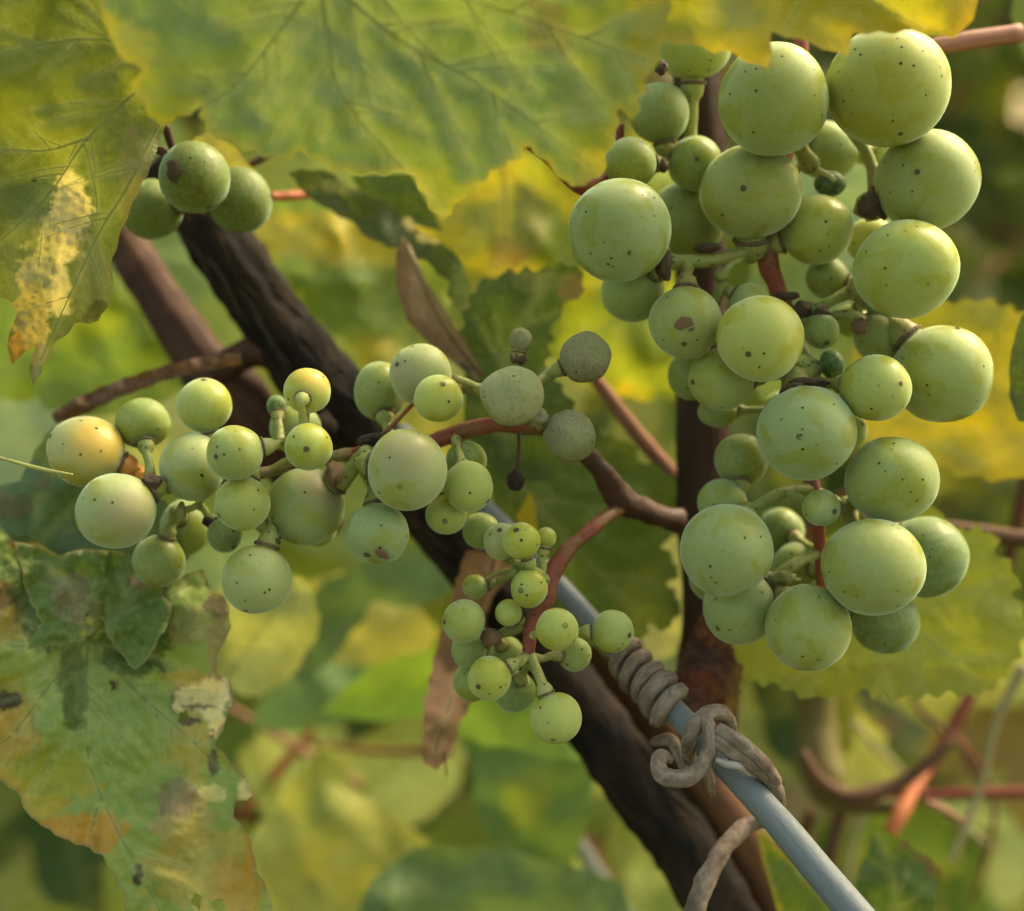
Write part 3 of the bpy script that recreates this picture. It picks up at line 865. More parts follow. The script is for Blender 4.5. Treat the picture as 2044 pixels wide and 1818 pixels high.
leaf('green leaf lobe at the top right corner of the frame',
     [(2110, -60, 0), (2030, -60, 0), (2018, 30), (2040, 110), (2110, 130, 0)], 45, (0.17, 0.23, 0.03), wave=1, step=60, teeth=2, grid=14, seed=59)
leaf('green pointed leaf with a brown edge at the bottom right beside the grey wire',
     [(1700, 1900, 0), (1710, 1760), (1735, 1690), (1748, 1650), (1790, 1672), (1832, 1700), (1880, 1735), (1868, 1790), (1845, 1900, 0)],
     32, (0.085, 0.15, 0.02), wave=3, step=40, teeth=4, grid=11, seed=60, veins=[[(1770, 1890), (1790, 1780), (1752, 1670)]], vw=4,
     blobs=[(1870, 1735, (22, 14), BR, 0.9), (1810, 1685, (18, 10), BR, 0.8), (1845, 1712, (18, 8), BR, 0.7)])
leaf('slim green leaf with a yellow rim under the grey wire at the bottom',
     [(1510, 1655), (1560, 1700), (1640, 1780), (1700, 1880, 0), (1570, 1880, 0), (1535, 1760)], 26, (0.12, 0.19, 0.02), wave=1.5, step=60, teeth=3, grid=11, seed=61, edge=(YE, 12, 0.7))
leaf('purple red autumn leaf with a ragged right edge behind the upright cane',
     [(1350, 1330, 0), (1400, 1220, 0), (1460, 1290, 0), (1478, 1340), (1470, 1400), (1462, 1450), (1440, 1475), (1370, 1460), (1340, 1400)],
     22, (0.060, 0.014, 0.018), wave=2, step=22, teeth=7, grid=10, seed=62, blobs=[(1470, 1400, (22, 90), (0.22, 0.12, 0.03), 0.8), (1420, 1360, (40, 40), (0.13, 0.03, 0.03), 0.6), (1400, 1450, (40, 40), (0.13, 0.06, 0.03), 0.6)])
leaf('pale yellow saw-edged leaf glimpsed left of the upright cane',
     [(1270, 1060), (1340, 1060), (1375, 1140), (1370, 1220), (1350, 1300), (1300, 1320), (1260, 1300), (1290, 1200)], 62, (0.50, 0.50, 0.22), wave=1, step=40, teeth=6, grid=14, seed=63)

# ---- blurred leaves low in the middle
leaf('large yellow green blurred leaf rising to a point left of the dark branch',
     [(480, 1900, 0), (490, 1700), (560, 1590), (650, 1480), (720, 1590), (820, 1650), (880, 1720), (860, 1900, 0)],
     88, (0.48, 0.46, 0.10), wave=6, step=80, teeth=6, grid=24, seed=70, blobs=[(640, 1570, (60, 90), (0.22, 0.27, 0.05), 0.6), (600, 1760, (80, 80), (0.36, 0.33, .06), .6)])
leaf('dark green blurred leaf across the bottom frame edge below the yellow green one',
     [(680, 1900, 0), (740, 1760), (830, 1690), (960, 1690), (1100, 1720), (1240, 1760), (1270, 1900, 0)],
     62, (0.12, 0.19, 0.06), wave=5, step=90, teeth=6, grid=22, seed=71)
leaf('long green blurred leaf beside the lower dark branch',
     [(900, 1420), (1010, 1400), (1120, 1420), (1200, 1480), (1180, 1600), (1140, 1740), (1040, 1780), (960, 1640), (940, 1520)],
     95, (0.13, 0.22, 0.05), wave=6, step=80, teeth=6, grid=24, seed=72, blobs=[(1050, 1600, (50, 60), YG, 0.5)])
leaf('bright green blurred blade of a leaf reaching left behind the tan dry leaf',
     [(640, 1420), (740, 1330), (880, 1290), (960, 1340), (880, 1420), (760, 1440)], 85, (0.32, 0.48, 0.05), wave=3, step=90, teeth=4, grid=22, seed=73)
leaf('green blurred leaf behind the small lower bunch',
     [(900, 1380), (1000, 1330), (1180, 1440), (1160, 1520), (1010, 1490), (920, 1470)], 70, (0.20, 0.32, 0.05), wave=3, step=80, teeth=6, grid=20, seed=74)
leaf('dark blue green blurred leaf under the middle grapes',
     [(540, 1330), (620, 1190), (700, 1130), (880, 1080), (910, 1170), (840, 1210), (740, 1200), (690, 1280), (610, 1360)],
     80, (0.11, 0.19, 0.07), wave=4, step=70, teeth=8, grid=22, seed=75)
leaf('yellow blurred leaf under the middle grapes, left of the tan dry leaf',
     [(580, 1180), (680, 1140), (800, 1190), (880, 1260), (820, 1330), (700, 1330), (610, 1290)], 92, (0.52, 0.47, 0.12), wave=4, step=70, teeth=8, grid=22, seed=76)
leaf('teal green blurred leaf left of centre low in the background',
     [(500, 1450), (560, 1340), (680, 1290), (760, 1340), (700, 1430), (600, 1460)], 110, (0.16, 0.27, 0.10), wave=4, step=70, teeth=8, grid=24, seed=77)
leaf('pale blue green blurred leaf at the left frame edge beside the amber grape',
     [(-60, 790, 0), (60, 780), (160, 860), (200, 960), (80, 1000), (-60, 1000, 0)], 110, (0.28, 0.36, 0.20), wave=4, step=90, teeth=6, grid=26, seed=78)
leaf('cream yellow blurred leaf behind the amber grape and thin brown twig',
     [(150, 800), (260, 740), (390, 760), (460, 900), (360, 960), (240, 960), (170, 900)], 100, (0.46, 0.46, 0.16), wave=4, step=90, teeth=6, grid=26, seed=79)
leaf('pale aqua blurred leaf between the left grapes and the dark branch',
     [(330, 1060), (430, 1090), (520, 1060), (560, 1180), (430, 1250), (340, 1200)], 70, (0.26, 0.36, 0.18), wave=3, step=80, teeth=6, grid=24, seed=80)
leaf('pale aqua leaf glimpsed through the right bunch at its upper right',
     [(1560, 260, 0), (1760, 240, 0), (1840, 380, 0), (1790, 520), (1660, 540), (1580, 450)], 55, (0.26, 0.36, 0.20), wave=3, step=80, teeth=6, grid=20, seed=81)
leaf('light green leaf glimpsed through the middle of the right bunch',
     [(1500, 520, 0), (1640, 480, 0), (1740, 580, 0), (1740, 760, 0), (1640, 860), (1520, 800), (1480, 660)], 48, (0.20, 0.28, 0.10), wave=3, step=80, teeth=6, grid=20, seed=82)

# ---- dry leaves
def dry_mat(name, c1, c2):
    return plain_material(name, c1, 0.7, 350.0, c2, 0.6, 0.0, 0.0005)
M_DRY1 = leaf_material('dry_tan_leaf_blade', 0.22, False, 0.7)
leaf('curled tan pink dry leaf hanging behind the small lower bunch',
     [(930, 1100), (1020, 1110), (1006, 1160), (1000, 1230), (965, 1330), (940, 1400), (914, 1450), (900, 1500), (872, 1538), (846, 1524), (846, 1418), (874, 1285), (908, 1175)],
     24, (0.36, 0.20, 0.13), gx=4.0, wave=1.5, yfun=lambda Q: 3.5 * np.sin(Q[:, 1] * 0.016) + 2.2 * vnoise(Q, 0.02, 4.0, 2), step=34, teeth=4, grid=9, seed=90, bulge=0.6, mat=M_DRY1,
     veins=[[(990, 1110), (930, 1300), (868, 1500)]], sec=False, vmat=M_BRT, vw=5, folds=[((870, 1530), (990, 1110), 5.0, 22)], name='dry_leaf')
leaf('brown folded dry leaf standing above the middle grapes',
     [(802, 470), (820, 490), (850, 560), (900, 640), (940, 700), (966, 752), (950, 760), (900, 720), (850, 680), (812, 640), (790, 570), (790, 510)],
     24, (0.19, 0.105, 0.055), gx=1.0, wave=1.0, step=90, teeth=2, grid=8, seed=91, bulge=0.6, mat=M_DRY1,
     veins=[[(960, 750), (880, 640), (806, 480)]], sec=False, vmat=M_BRT, vw=8, folds=[((960, 750), (806, 480), 2.4, 22)], name='dry_leaf',
     blobs=[(830, 560, (20, 80), (0.30, 0.19, 0.12), 0.7), (930, 735, (14, 12), (0.02, 0.01, 0.01), 0.9)])
leaf('narrow brown dry strip of leaf slanting above the left grapes',
     [(102, 828), (140, 800), (230, 762), (320, 732), (400, 712), (480, 704), (482, 726), (400, 740), (320, 762), (230, 796), (150, 836), (112, 846)],
     20, (0.15, 0.07, 0.045), wave=1, yfun=lambda Q: 1.6 * vnoise(Q, 0.03, 4.0, 2), step=40, teeth=2, grid=8, seed=92, bulge=0.5, mat=M_DRY1, name='dry_leaf',
     folds=[((102, 838), (480, 715), 2.0, 12)])

# ------------------------------------------------------------------ wood
def cane(label, path, mat, name='vine_branch', cat='branch', seg=28, n=14, rough=0.10, rfreq=160, streak=0.06, nodes=(), part='bark', stub=()):
    b = path[0]
    root = empty(name, at(b[0], b[1], b[2]), label, cat)
    P = catmull(path, n)
    pts = [at(p[0], p[1], p[2]) for p in P]
    rad = []
    for p in P:
        w = p[3]
        for (nx, ny, g, s) in nodes:
            w *= 1 + g * math.exp(-((p[0] - nx) ** 2 + (p[1] - ny) ** 2) / s ** 2)
        rad.append(size(w / 2, p[2]))
    link(part, tube_mesh(part, pts, rad, seg, rough=rough, rfreq=rfreq, streak=streak), mat, root)
    for s in stub:
        px_tube('side_stub', s, mat, root, seg=14, n=6, rough=0.25, rfreq=300)
    return root

cane('thick dark weathered branch slanting from upper left to the bottom right',
     [(330, 330, 32, 105), (430, 470, 32, 122), (540, 630, 33, 128), (660, 790, 34, 150), (760, 900, 35, 120), (880, 1060, 36, 100), (1010, 1210, 36, 105), (1130, 1370, 36, 118),
      (1260, 1550, 34, 130), (1380, 1710, 34, 128), (1480, 1880, 33, 125)], M_OLD, rough=0.12, rfreq=330, streak=0.20,
     stub=[[(660, 850, 26, 60), (560, 870, 24, 36), (540, 880, 24, 20)]])
ob_ = [o for o in C.objects if o.get('label', '').startswith('thick dark weathered')][0]
sr_ = random.Random(9)
MAINP = catmull([(330, 330, 32, 105), (430, 470, 32, 122), (540, 630, 33, 128), (660, 790, 34, 150), (760, 900, 35, 120), (880, 1060, 36, 100), (1010, 1210, 36, 105), (1130, 1370, 36, 118), (1260, 1550, 34, 130), (1380, 1710, 34, 128), (1480, 1880, 33, 125)], 14)
for i_ in range(26):
    a_ = sr_.randrange(0, len(MAINP) - 30); n_ = sr_.randrange(14, 30)
    off = sr_.uniform(-0.85, 0.85); pts_, rad_ = [], []
    for k_ in range(a_, a_ + n_):
        p_ = MAINP[k_]; c_ = at(p_[0], p_[1], p_[2]); q_ = MAINP[min(k_ + 1, len(MAINP) - 1)]; r_ = size(p_[3] / 2, p_[2])
        t_ = (at(q_[0], q_[1], q_[2]) - c_).normalized() if k_ + 1 < len(MAINP) else t_
        side = t_.cross(FWD).normalized(); o2 = off + 0.08 * math.sin(k_ * 0.5 + i_)
        f_ = (k_ - a_) / (n_ - 1)
        pts_.append(c_ + side * r_ * o2 - FWD * r_ * (math.sqrt(max(0.05, 1 - o2 * o2)) * 1.01 + 0.12 * f_ ** 6))
        rad_.append(r_ * 0.085 * math.sin(math.pi * min(1, 0.08 + f_ * 0.9)) + 1e-5)
    link('bark_strip', tube_mesh('bark_strip', pts_, rad_, 8, rough=0.3, rfreq=700, flat=0.5), M_STRIP if i_ % 3 else M_OLD, ob_)
cane('reddish brown cane left of the dark branch, joining it at a knotty fork',
     [(190, 380, 44, 80), (260, 500, 44, 86), (350, 640, 42, 96), (430, 760, 40, 110), (500, 830, 38, 110), (600, 960, 40, 90), (660, 1060, 42, 60)], M_CANE, rough=0.10, rfreq=120,
     nodes=[(262, 560, 0.15, 30), (480, 780, 0.25, 60)], stub=[[(430, 740, 34, 60), (520, 700, 32, 60), (580, 760, 32, 40)]])
cane('tan brown smooth cane beside the lower dark branch and under the grey wire',
     [(1090, 1190, 46, 60), (1230, 1340, 44, 80), (1360, 1500, 40, 92), (1480, 1670, 38, 96), (1580, 1880, 36, 96)], M_TAN, rough=0.05)
cane('upright dark brown cane running down behind the big bunch',
     [(1395, -60, 26, 92), (1392, 150, 26, 92), (1400, 300, 28, 94), (1398, 560, 30, 100), (1404, 820, 30, 108), (1406, 1000, 30, 108), (1412, 1200, 30, 104), (1418, 1330, 32, 116), (1422, 1460, 36, 100), (1425, 1600, 50, 70)],
     M_SHOOT, rough=0.05, nodes=[(1412, 1040, 0.12, 40), (1415, 1320, 0.18, 40)])

# ------------------------------------------------------------------ wire and tendril
WP = [(800, 860, 30, 38), (960, 1005, 24, 38), (1108, 1160, 18, 40), (1235, 1300, 8, 45), (1330, 1402, 2, 49), (1440, 1518, -3, 54), (1560, 1648, -7, 60), (1640, 1745, -10, 65), (1760, 1885, -14, 70)]
wr = empty('trellis_wire', at(*WP[0][:3]), 'smooth blue grey metal wire running diagonally to the bottom right', 'wire')
px_tube('wire', WP, M_WIRE, wr, seg=32, n=12)
fw = empty('trellis_wire', at(1010, 1455, 60), 'blurred pale grey stalk-like wire far behind, at the bottom middle', 'wire')
px_tube('wire', [(900, 1290, 108, 30), (1010, 1460, 108, 30), (1120, 1630, 108, 31), (1210, 1770, 108, 32), (1290, 1890, 108, 32)], plain_material('dull_grey_wire', (0.26, 0.29, 0.24), 0.6), fw, seg=14)

td = empty('tendril', at(1400, 1480, 0), 'dry grey brown tendril coiled and knotted round the blue grey wire', 'tendril')
def wire_at(t):
    """point + frame on the wire: t in layout x"""
    for a, b in zip(WP[:-1], WP[1:]):
        if a[0] <= t <= b[0]:
            k = (t - a[0]) / (b[0] - a[0])
            return [a[i] + (b[i] - a[i]) * k for i in range(4)]
P = []
rnd = random.Random(4)
turns, x0, x1 = 4.6, 1240, 1342
N_ = 90
for i in range(N_ + 1):
    k = i / N_
    x = x0 + (x1 - x0) * k
    w = wire_at(x)
    c = at(w[0], w[1], w[2])
    w2 = wire_at(x + 3)
    t = (at(w2[0], w2[1], w2[2]) - c).normalized()
    u = FWD - t * FWD.dot(t); u.normalize()
    b = t.cross(u)
    ang = 2 * math.pi * turns * k + 0.6
    r = size(w[3] / 2 + 11 + 2 * math.sin(ang * 0.7) + 5 * (k - .5), w[2])
    P.append(c + (u * math.cos(ang) + b * math.sin(ang)) * r)
rad = [size(13.5 + 1.8 * math.sin(i * 0.31) + (2.0 if i > 60 else 0), 3) for i in range(N_ + 1)]
rad[0] *= .5; rad[1] *= .8
link('coil', tube_mesh('coil', P, rad, 16, rough=0.16, rfreq=500, streak=0.15), M_TENDRIL, td)
def tz(zx, zy): return ((2500 + zx / 1.2807) / 2.0039, (2500 + zy / 1.2807) / 2.0039)
def tp(rows): return [(*tz(r[0], r[1]), r[2], r[3]) for r in rows]
kw = dict(seg=16, n=9, rough=0.16, rfreq=450, streak=0.15)
px_tube('curl', tp([(225, 690, -4, 22), (190, 672, -5, 30), (168, 715, -6, 33), (205, 775, -7, 36), (300, 785, -8, 36), (385, 735, -8, 34), (430, 650, -8, 32), (440, 570, -8, 29), (425, 505, -7, 27), (395, 470, -4, 25)]), M_TENDRIL, td, **kw)
px_tube('loop', tp([(345, 700, 2, 24), (322, 640, -1, 28), (335, 560, -5, 31), (390, 480, -6, 33), (465, 445, -5, 33), (525, 480, -2, 31), (535, 560, 2, 28), (500, 640, 5, 26)]), M_TENDRIL, td, **kw)
px_tube('strand', tp([(430, 560, -6, 30), (480, 590, -8, 36), (560, 640, -8, 42), (640, 690, -8, 42), (715, 750, -6, 38), (765, 830, -3, 34), (778, 920, 2, 32), (730, 985, 7, 32), (640, 1020, 8, 34), (560, 1080, 6, 37), (480, 1180, 3, 38), (415, 1300, 1, 40), (370, 1420, 0, 42), (345, 1560, -1, 42)]), M_TENDRIL, td, **kw)
px_tube('strand', tp([(475, 530, -8, 24), (560, 580, -9, 30), (650, 650, -9, 30), (720, 720, -8, 28), (780, 800, -5, 22)]), M_TENDRIL, td, **kw)
px_tube('highlight_ridge', tp([(470, 690, -9, 12), (520, 712, -9, 16), (580, 722, -9, 16), (640, 760, -7, 14)]), bark_material('highlight_white', (0.42, 0.38, 0.33), (0.30, 0.26, 0.22), None, .7, 3, 5, .0003), td, seg=10, n=7, rough=.2, rfreq=600)  # small ridge whose whitish colour paints a highlight under the strand
px_tube('side_stub', tp([(400, 700, -6, 18), (430, 770, -6, 22), (440, 830, -4, 20), (450, 870, -1, 12)]), M_TENDRIL, td, **kw)
px_tube('side_stub', tp([(310, 760, 0, 20), (250, 600, 4, 26), (180, 590, 6, 24), (150, 600, 8, 16)]), M_TENDRIL, td, **kw)

# ------------------------------------------------------------------ grapes
def ball_mesh(seed, sub=5, amp=0.012):
    bm = bmesh.new()
    bmesh.ops.create_icosphere(bm, subdivisions=sub, radius=1.0)
    rn = random.Random(seed)
    o = Vector((rn.uniform(0, 50), rn.uniform(0, 50), rn.uniform(0, 50)))
    for v in bm.verts:
        n = noise.noise(v.co * 1.0 + o) * amp * 3.4 + noise.noise(v.co * 3.0 + o) * amp * 0.4
        v.co *= 1 + n
        # slightly drawn-in pole where the stalk enters
        if v.co.z > 0.9:
            v.co.z -= (v.co.z - 0.9) * 0.5
    me = bpy.data.meshes.new('grape')
    bm.to_mesh(me); bm.free(); smooth(me)
    return me
BALLS = [ball_mesh(s, 4 if s < 3 else 4) for s in range(6)]
for b_ in BALLS: b_.materials.append(M_GRAPE)
MBALLS = [ball_mesh(s + 20, 5, 0.045) for s in range(2)]
for b_ in MBALLS: b_.materials.append(M_MOULD)

def lump_mesh(name, seed, amp=0.3, freq=3.0, sub=3):
    bm = bmesh.new()
    bmesh.ops.create_icosphere(bm, subdivisions=sub, radius=1.0)
    o = Vector((seed * 7.3, seed * 3.1, seed * 1.7))
    for v in bm.verts:
        v.co *= 1 + amp * noise.noise(v.co * freq + o) + amp * 0.5 * noise.noise(v.co * freq * 2.3 + o)
    me = bpy.data.meshes.new(name)
    bm.to_mesh(me); bm.free(); smooth(me)
    return me

def scar_mesh():
    """tiny raised ring with a pip: the blossom scar"""
    bm = bmesh.new()
    prof = [(1.35, -0.12), (1.2, 0.10), (0.9, 0.16), (0.62, 0.02), (0.40, 0.10), (0.0, 0.30)]
    seg = 12
    rings = []
    for r, z in prof[:-1]:
        rings.append([bm.verts.new((r * math.cos(2 * math.pi * k / seg) * (1 + .1 * math.sin(3 * k)), r * math.sin(2 * math.pi * k / seg), z)) for k in range(seg)])
    top = bm.verts.new((0, 0, prof[-1][1]))
    for a, b in zip(rings[:-1], rings[1:]):
        for k in range(seg):
            bm.faces.new((a[k], a[(k + 1) % seg], b[(k + 1) % seg], b[k]))
    for k in range(seg):
        bm.faces.new((rings[-1][k], rings[-1][(k + 1) % seg], top))
    me = bpy.data.meshes.new('blossom_scar'); bm.to_mesh(me); bm.free(); smooth(me)
    me.materials.append(M_SCAR)
    return me
SCAR = scar_mesh()

def pedicel_mesh(a, b, nrm, r0, r1, sag):
    """stalk from rachis point a to the grape surface b, flaring into a warty ring"""
    mid = (a + b) / 2 + sag
    pts = []
    n = 12
    b2 = b + nrm * r1 * 1.1
    for i in range(n + 1):
        t = i / n
        p = a * (1 - t) ** 3 + mid * 3 * t * (1 - t) ** 2 + (b2 + nrm * (b - a).length * 0.25) * 3 * t * t * (1 - t) + b2 * t ** 3
        pts.append(p)
    pts += [b + nrm * r1 * 0.6, b + nrm * r1 * 0.15, b - nrm * r1 * 0.5]
    rad = [r0 * (1.25 - 0.35 * min(1, i / 4)) for i in range(n + 1)]
    for i, g in enumerate((0.55, 0.8)):
        rad[n - 1 + i] = max(rad[n - 1 + i], r1 * g)
    rad += [r1 * 0.95, r1, r1 * 0.85]
    return tube_mesh('pedicel', pts, rad, 12, rough=0.12, rfreq=900)


def relax(gr, it=400):
    """move the berries only in depth until none runs into another"""
    y = [g['y'] for g in gr]
    for _ in range(it):
        moved = 0
        for i in range(len(gr)):
            for j in range(i + 1, len(gr)):
                a, b = gr[i], gr[j]
                pa, pb = at(a['x'], a['p'], y[i]), at(b['x'], b['p'], y[j])
                ra, rb = size((a['rx'] + a['ry']) / 2, y[i]), size((b['rx'] + b['ry']) / 2, y[j])
                d = (pa - pb).length
                need = (ra + rb) * 0.97
                if d < need:
                    dy = math.sqrt(max(0, need * need - max(0, d * d - ((y[i] - y[j]) * .001) ** 2))) * 1000
                    cur = abs(y[i] - y[j])
                    push = min(0.6, (dy - cur) / 2 + 0.02)
                    if push > 0:
                        # the berry with the smaller starting depth stays in front
                        s = -1 if (a['y'], i) < (b['y'], j) else 1
                        y[i] += s * push * (0.5 if s < 0 else 1.2); y[j] -= s * push * (1.2 if s < 0 else 0.5)
                        moved += 1
        if not moved: break
    for g, v in zip(gr, y): g['yy'] = v


def nearest_on(paths, p):
    best = None
    for path in paths:
        for q in path:
            d = (q[0] - p).length
            if best is None or d < best[0]: best = (d, q[0], q[1])
    return best

GREEN = (0.29, 0.325, 0.085)
def bunch(name, label, stems, grapes, cork=(), extra=None, cat='grape bunch'):
    """stems: list of (path, material); grapes: rows (x, y, rx, ry, depth, kind[, options])"""
    root = empty(name, at(*stems[0][0][0][:3]), label, cat)
    curves = []
    for path, mat in stems:
        px_tube('stem', path, mat, root, seg=18, n=12, rough=0.24, rfreq=330, streak=0.12)
        Pp = catmull(path, 9)
        curves.append([(at(p[0], p[1], p[2]), size(p[3] / 2, p[2])) for p in Pp])
    gr = []
    for row in grapes:
        o = row[6] if len(row) > 6 else {}
        gr.append(dict(x=row[0], p=row[1], rx=row[2], ry=row[3], y=row[4], kind=row[5], o=o))
    relax(gr)
    rn = random.Random(len(gr) * 13)
    for i, g in enumerate(gr):
        c = at(g['x'], g['p'], g['yy'])
        rx, ry = size(g['rx'], g['yy']), size(g['ry'], g['yy'])
        rm = (rx + ry) / 2
        o = g['o']
        tgt = nearest_on(curves, c)
        if 'to' in o:
            tgt = (0, at(*o['to'][:3]), size(10, 0))
        axis = tgt[1] - c
        if axis.length < 1e-5: axis = FWD.copy()
        if 'from' in o:      # where the stalk meets the berry, layout offset as a fraction of the radius
            fx, fy, fz = o['from']
            axis = RIGHT * fx - UP * fy + FWD * fz
        elif (tgt[1] - c).length < rm * 1.15:
            axis = FWD * 1.0 + UP * 0.3 + (tgt[1] - c).normalized() * .4
        axis.normalize()
        kind = g['kind']
        mould = kind in ('mould', 'mould2')
        me = (MBALLS if mould else BALLS)[i % (2 if mould else 6)]
        ob = bpy.data.objects.new('grape', me)
        C.objects.link(ob)
        q = axis.to_track_quat('Z', 'Y')
        # ellipsoid kept in the camera-facing plane: scale is applied in world axes through the matrix
        Mx = Matrix.Translation(c) @ ROT.to_4x4() @ Matrix.Diagonal((rx, rm, ry, 1)) @ ROT.to_4x4().inverted() @ q.to_matrix().to_4x4()
        col = {'g': GREEN, 'y': (0.345, 0.365, 0.080), 'b': (0.27, 0.315, 0.105), 'd': (0.15, 0.20, 0.055), 'u': (0.13, 0.165, 0.03), 'dd': (0.045, 0.085, 0.025), 'sh': (0.22, 0.26, 0.065), 'amber': (0.42, 0.37, 0.10),  # sh and u: green skin painted darker for berries in shade
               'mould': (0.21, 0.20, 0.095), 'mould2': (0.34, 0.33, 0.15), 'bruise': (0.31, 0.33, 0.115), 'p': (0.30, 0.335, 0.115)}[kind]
        k = rn.uniform(0.92, 1.08)
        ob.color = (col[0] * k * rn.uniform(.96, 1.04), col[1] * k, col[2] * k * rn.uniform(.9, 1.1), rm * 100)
        ob.matrix_world = Mx
        bpy.context.view_layer.update() if False else None
        ob.parent = root
        ob.matrix_parent_inverse = Matrix.Translation(-root.location)
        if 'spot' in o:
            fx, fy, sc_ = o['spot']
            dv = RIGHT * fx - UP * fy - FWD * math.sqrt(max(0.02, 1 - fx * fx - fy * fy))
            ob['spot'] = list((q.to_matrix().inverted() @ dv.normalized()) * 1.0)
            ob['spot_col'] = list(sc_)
        g['ob'] = ob; g['c'] = c; g['rm'] = rm
        # stalk
        if not o.get('nostalk'):
            surf = c + axis * rm * 0.97
            r0 = max(0.00055, min(0.0011, rm * 0.19)); r1 = max(0.0009, min(0.0022, rm * 0.34))
            mt = {'g': M_GSTALK, 'y': M_YSTALK, 'b': M_GSTALK, 'amber': M_ORST}.get(kind, M_GSTALK)
            if o.get('mat'): mt = o['mat']
            a = tgt[1]
            if (a - surf).length > 0.045: a = surf + (a - surf).normalized() * 0.03
            sag = FWD * 0.001 + UP * rn.uniform(-.001, .001)
            pm = link('pedicel', pedicel_mesh(a, surf, axis, r0, r1, sag), mt, root)
            # brown corky ring between stalk and berry
            ring = []
            ang0 = axis.orthogonal().normalized(); ang1 = axis.cross(ang0)
            pr = [surf + (ang0 * math.cos(t) + ang1 * math.sin(t)) * r1 * 1.0 + axis * r1 * 0.12 for t in np.linspace(0, 2 * math.pi, 21)]
            link('cork_ring', tube_mesh('cork_ring', pr, [r1 * 0.14 * rn.uniform(.8, 1.3) for _ in pr], 6, rough=.3, rfreq=1500, cap=False), M_CORK, root)
        # blossom scar, facing away from the stalk unless placed by hand
        sdv = o.get('scar')
        if sdv is None: d = (-axis + RIGHT * rn.uniform(-.25, .25) - FWD * 0.25).normalized()
        else:
            fx, fy = sdv
            d = RIGHT * fx - UP * fy - FWD * math.sqrt(max(0.02, 1 - fx * fx - fy * fy))
            d.normalize()
        if rm > 0.002 and not mould:
            s = bpy.data.objects.new('blossom_scar', SCAR)
            C.objects.link(s)
            dl = ROT.inverted() @ d
            ext = Vector((dl.x * rx, dl.y * rm, dl.z * ry))
            pos = c + ROT @ ext * 0.998
            nr = ROT @ Vector((dl.x / rx, dl.y / rm, dl.z / ry)).normalized()
            sr = 0.00024 + 0.00007 * rn.random()
            Ms = Matrix.Translation(pos) @ nr.to_track_quat('Z', 'Y').to_matrix().to_4x4() @ Matrix.Diagonal((sr, sr, sr, 1))
            s.parent = ob
            s.matrix_parent_inverse = (Matrix.Translation(root.location) @ ob.matrix_parent_inverse @ Mx).inverted() if False else Mx.inverted()
            s.matrix_basis = Ms
        # shaped scabs
        for (fx, fy, sx, sy, rot, mat_) in o.get('scab', ()):
            d = RIGHT * fx - UP * fy - FWD * math.sqrt(max(0.02, 1 - fx * fx - fy * fy)); d.normalize()
            lm = lump_mesh('scab', int(abs(fx * 91 + fy * 37)) + i, 0.35, 2.0)
            lm.materials.append(mat_)
            s = bpy.data.objects.new('scab', lm); C.objects.link(s)
            qq = d.to_track_quat('Z', 'Y').to_matrix().to_4x4() @ Matrix.Rotation(rot, 4, 'Z')
            Ms = Matrix.Translation(c + d * rm * 0.985) @ qq @ Matrix.Diagonal((sx, sy, 0.00022, 1))
            s.parent = ob; s.matrix_parent_inverse = Mx.inverted(); s.matrix_basis = Ms
    for (x, y_, dep, w, h, seed, mt) in cork:
        lm = lump_mesh('dried_calyx', seed, 0.4, 2.0)
        ob = link('dried_calyx', lm, mt, root); ob.color = (0.22, 0.20, 0.14, 0.15)
        Mx = Matrix.Translation(at(x, y_, dep)) @ ROT.to_4x4() @ Matrix.Diagonal((size(w, dep), size((w + h) / 2, dep), size(h, dep), 1))
        ob.matrix_basis = Mx
    return root, gr

# ---- the big bunch on the right
RB = [([(1600, 60, 12, 30), (1590, 200, 12, 32), (1560, 330, 12, 34), (1538, 430, 10, 40), (1532, 500, 8, 42), (1552, 580, 9, 34), (1586, 660, 10, 32), (1592, 750, 9, 32), (1600, 860, 9, 30), (1620, 965, 6, 32), (1632, 1040, 7, 28), (1638, 1110, 9, 26), (1640, 1200, 10, 18)], M_RED),
      ([(1535, 490, 8, 32), (1480, 505, 5, 26), (1420, 520, 3, 26), (1360, 520, 3, 28), (1330, 522, 3, 34)], M_GSTALK),
      ([(1500, 500, 6, 20), (1455, 530, 4, 18), (1440, 570, 5, 20)], M_YSTALK),
      ([(1585, 640, 9, 22), (1640, 610, 5, 22), (1700, 580, 6, 22), (1740, 560, 10, 18)], M_GSTALK),
      ([(1550, 400, 10, 22), (1600, 330, 8, 18), (1640, 345, 6, 16), (1665, 360, 5, 14)], M_YSTALK),
      ([(1590, 690, 9, 26), (1612, 720, 4, 30), (1620, 760, 3, 36)], M_YSTALK),
      ([(1625, 975, 6, 24), (1560, 985, 3, 24), (1510, 1010, 2, 22), (1480, 1020, 4, 20)], M_GSTALK),
      ([(1625, 980, 6, 22), (1690, 1010, 6, 20), (1740, 1040, 8, 18)], M_GSTALK),
      ([(1637, 1100, 9, 22), (1580, 1130, 6, 22), (1540, 1160, 5, 20)], M_GSTALK),
      ([(1545, 420, 10, 24), (1460, 400, 12, 20), (1400, 330, 12, 20), (1330, 328, 8, 18)], M_GSTALK),
      ([(1600, 150, 12, 22), (1680, 230, 8, 26), (1740, 330, 8, 22), (1742, 410, 7, 22)], M_GSTALK)]
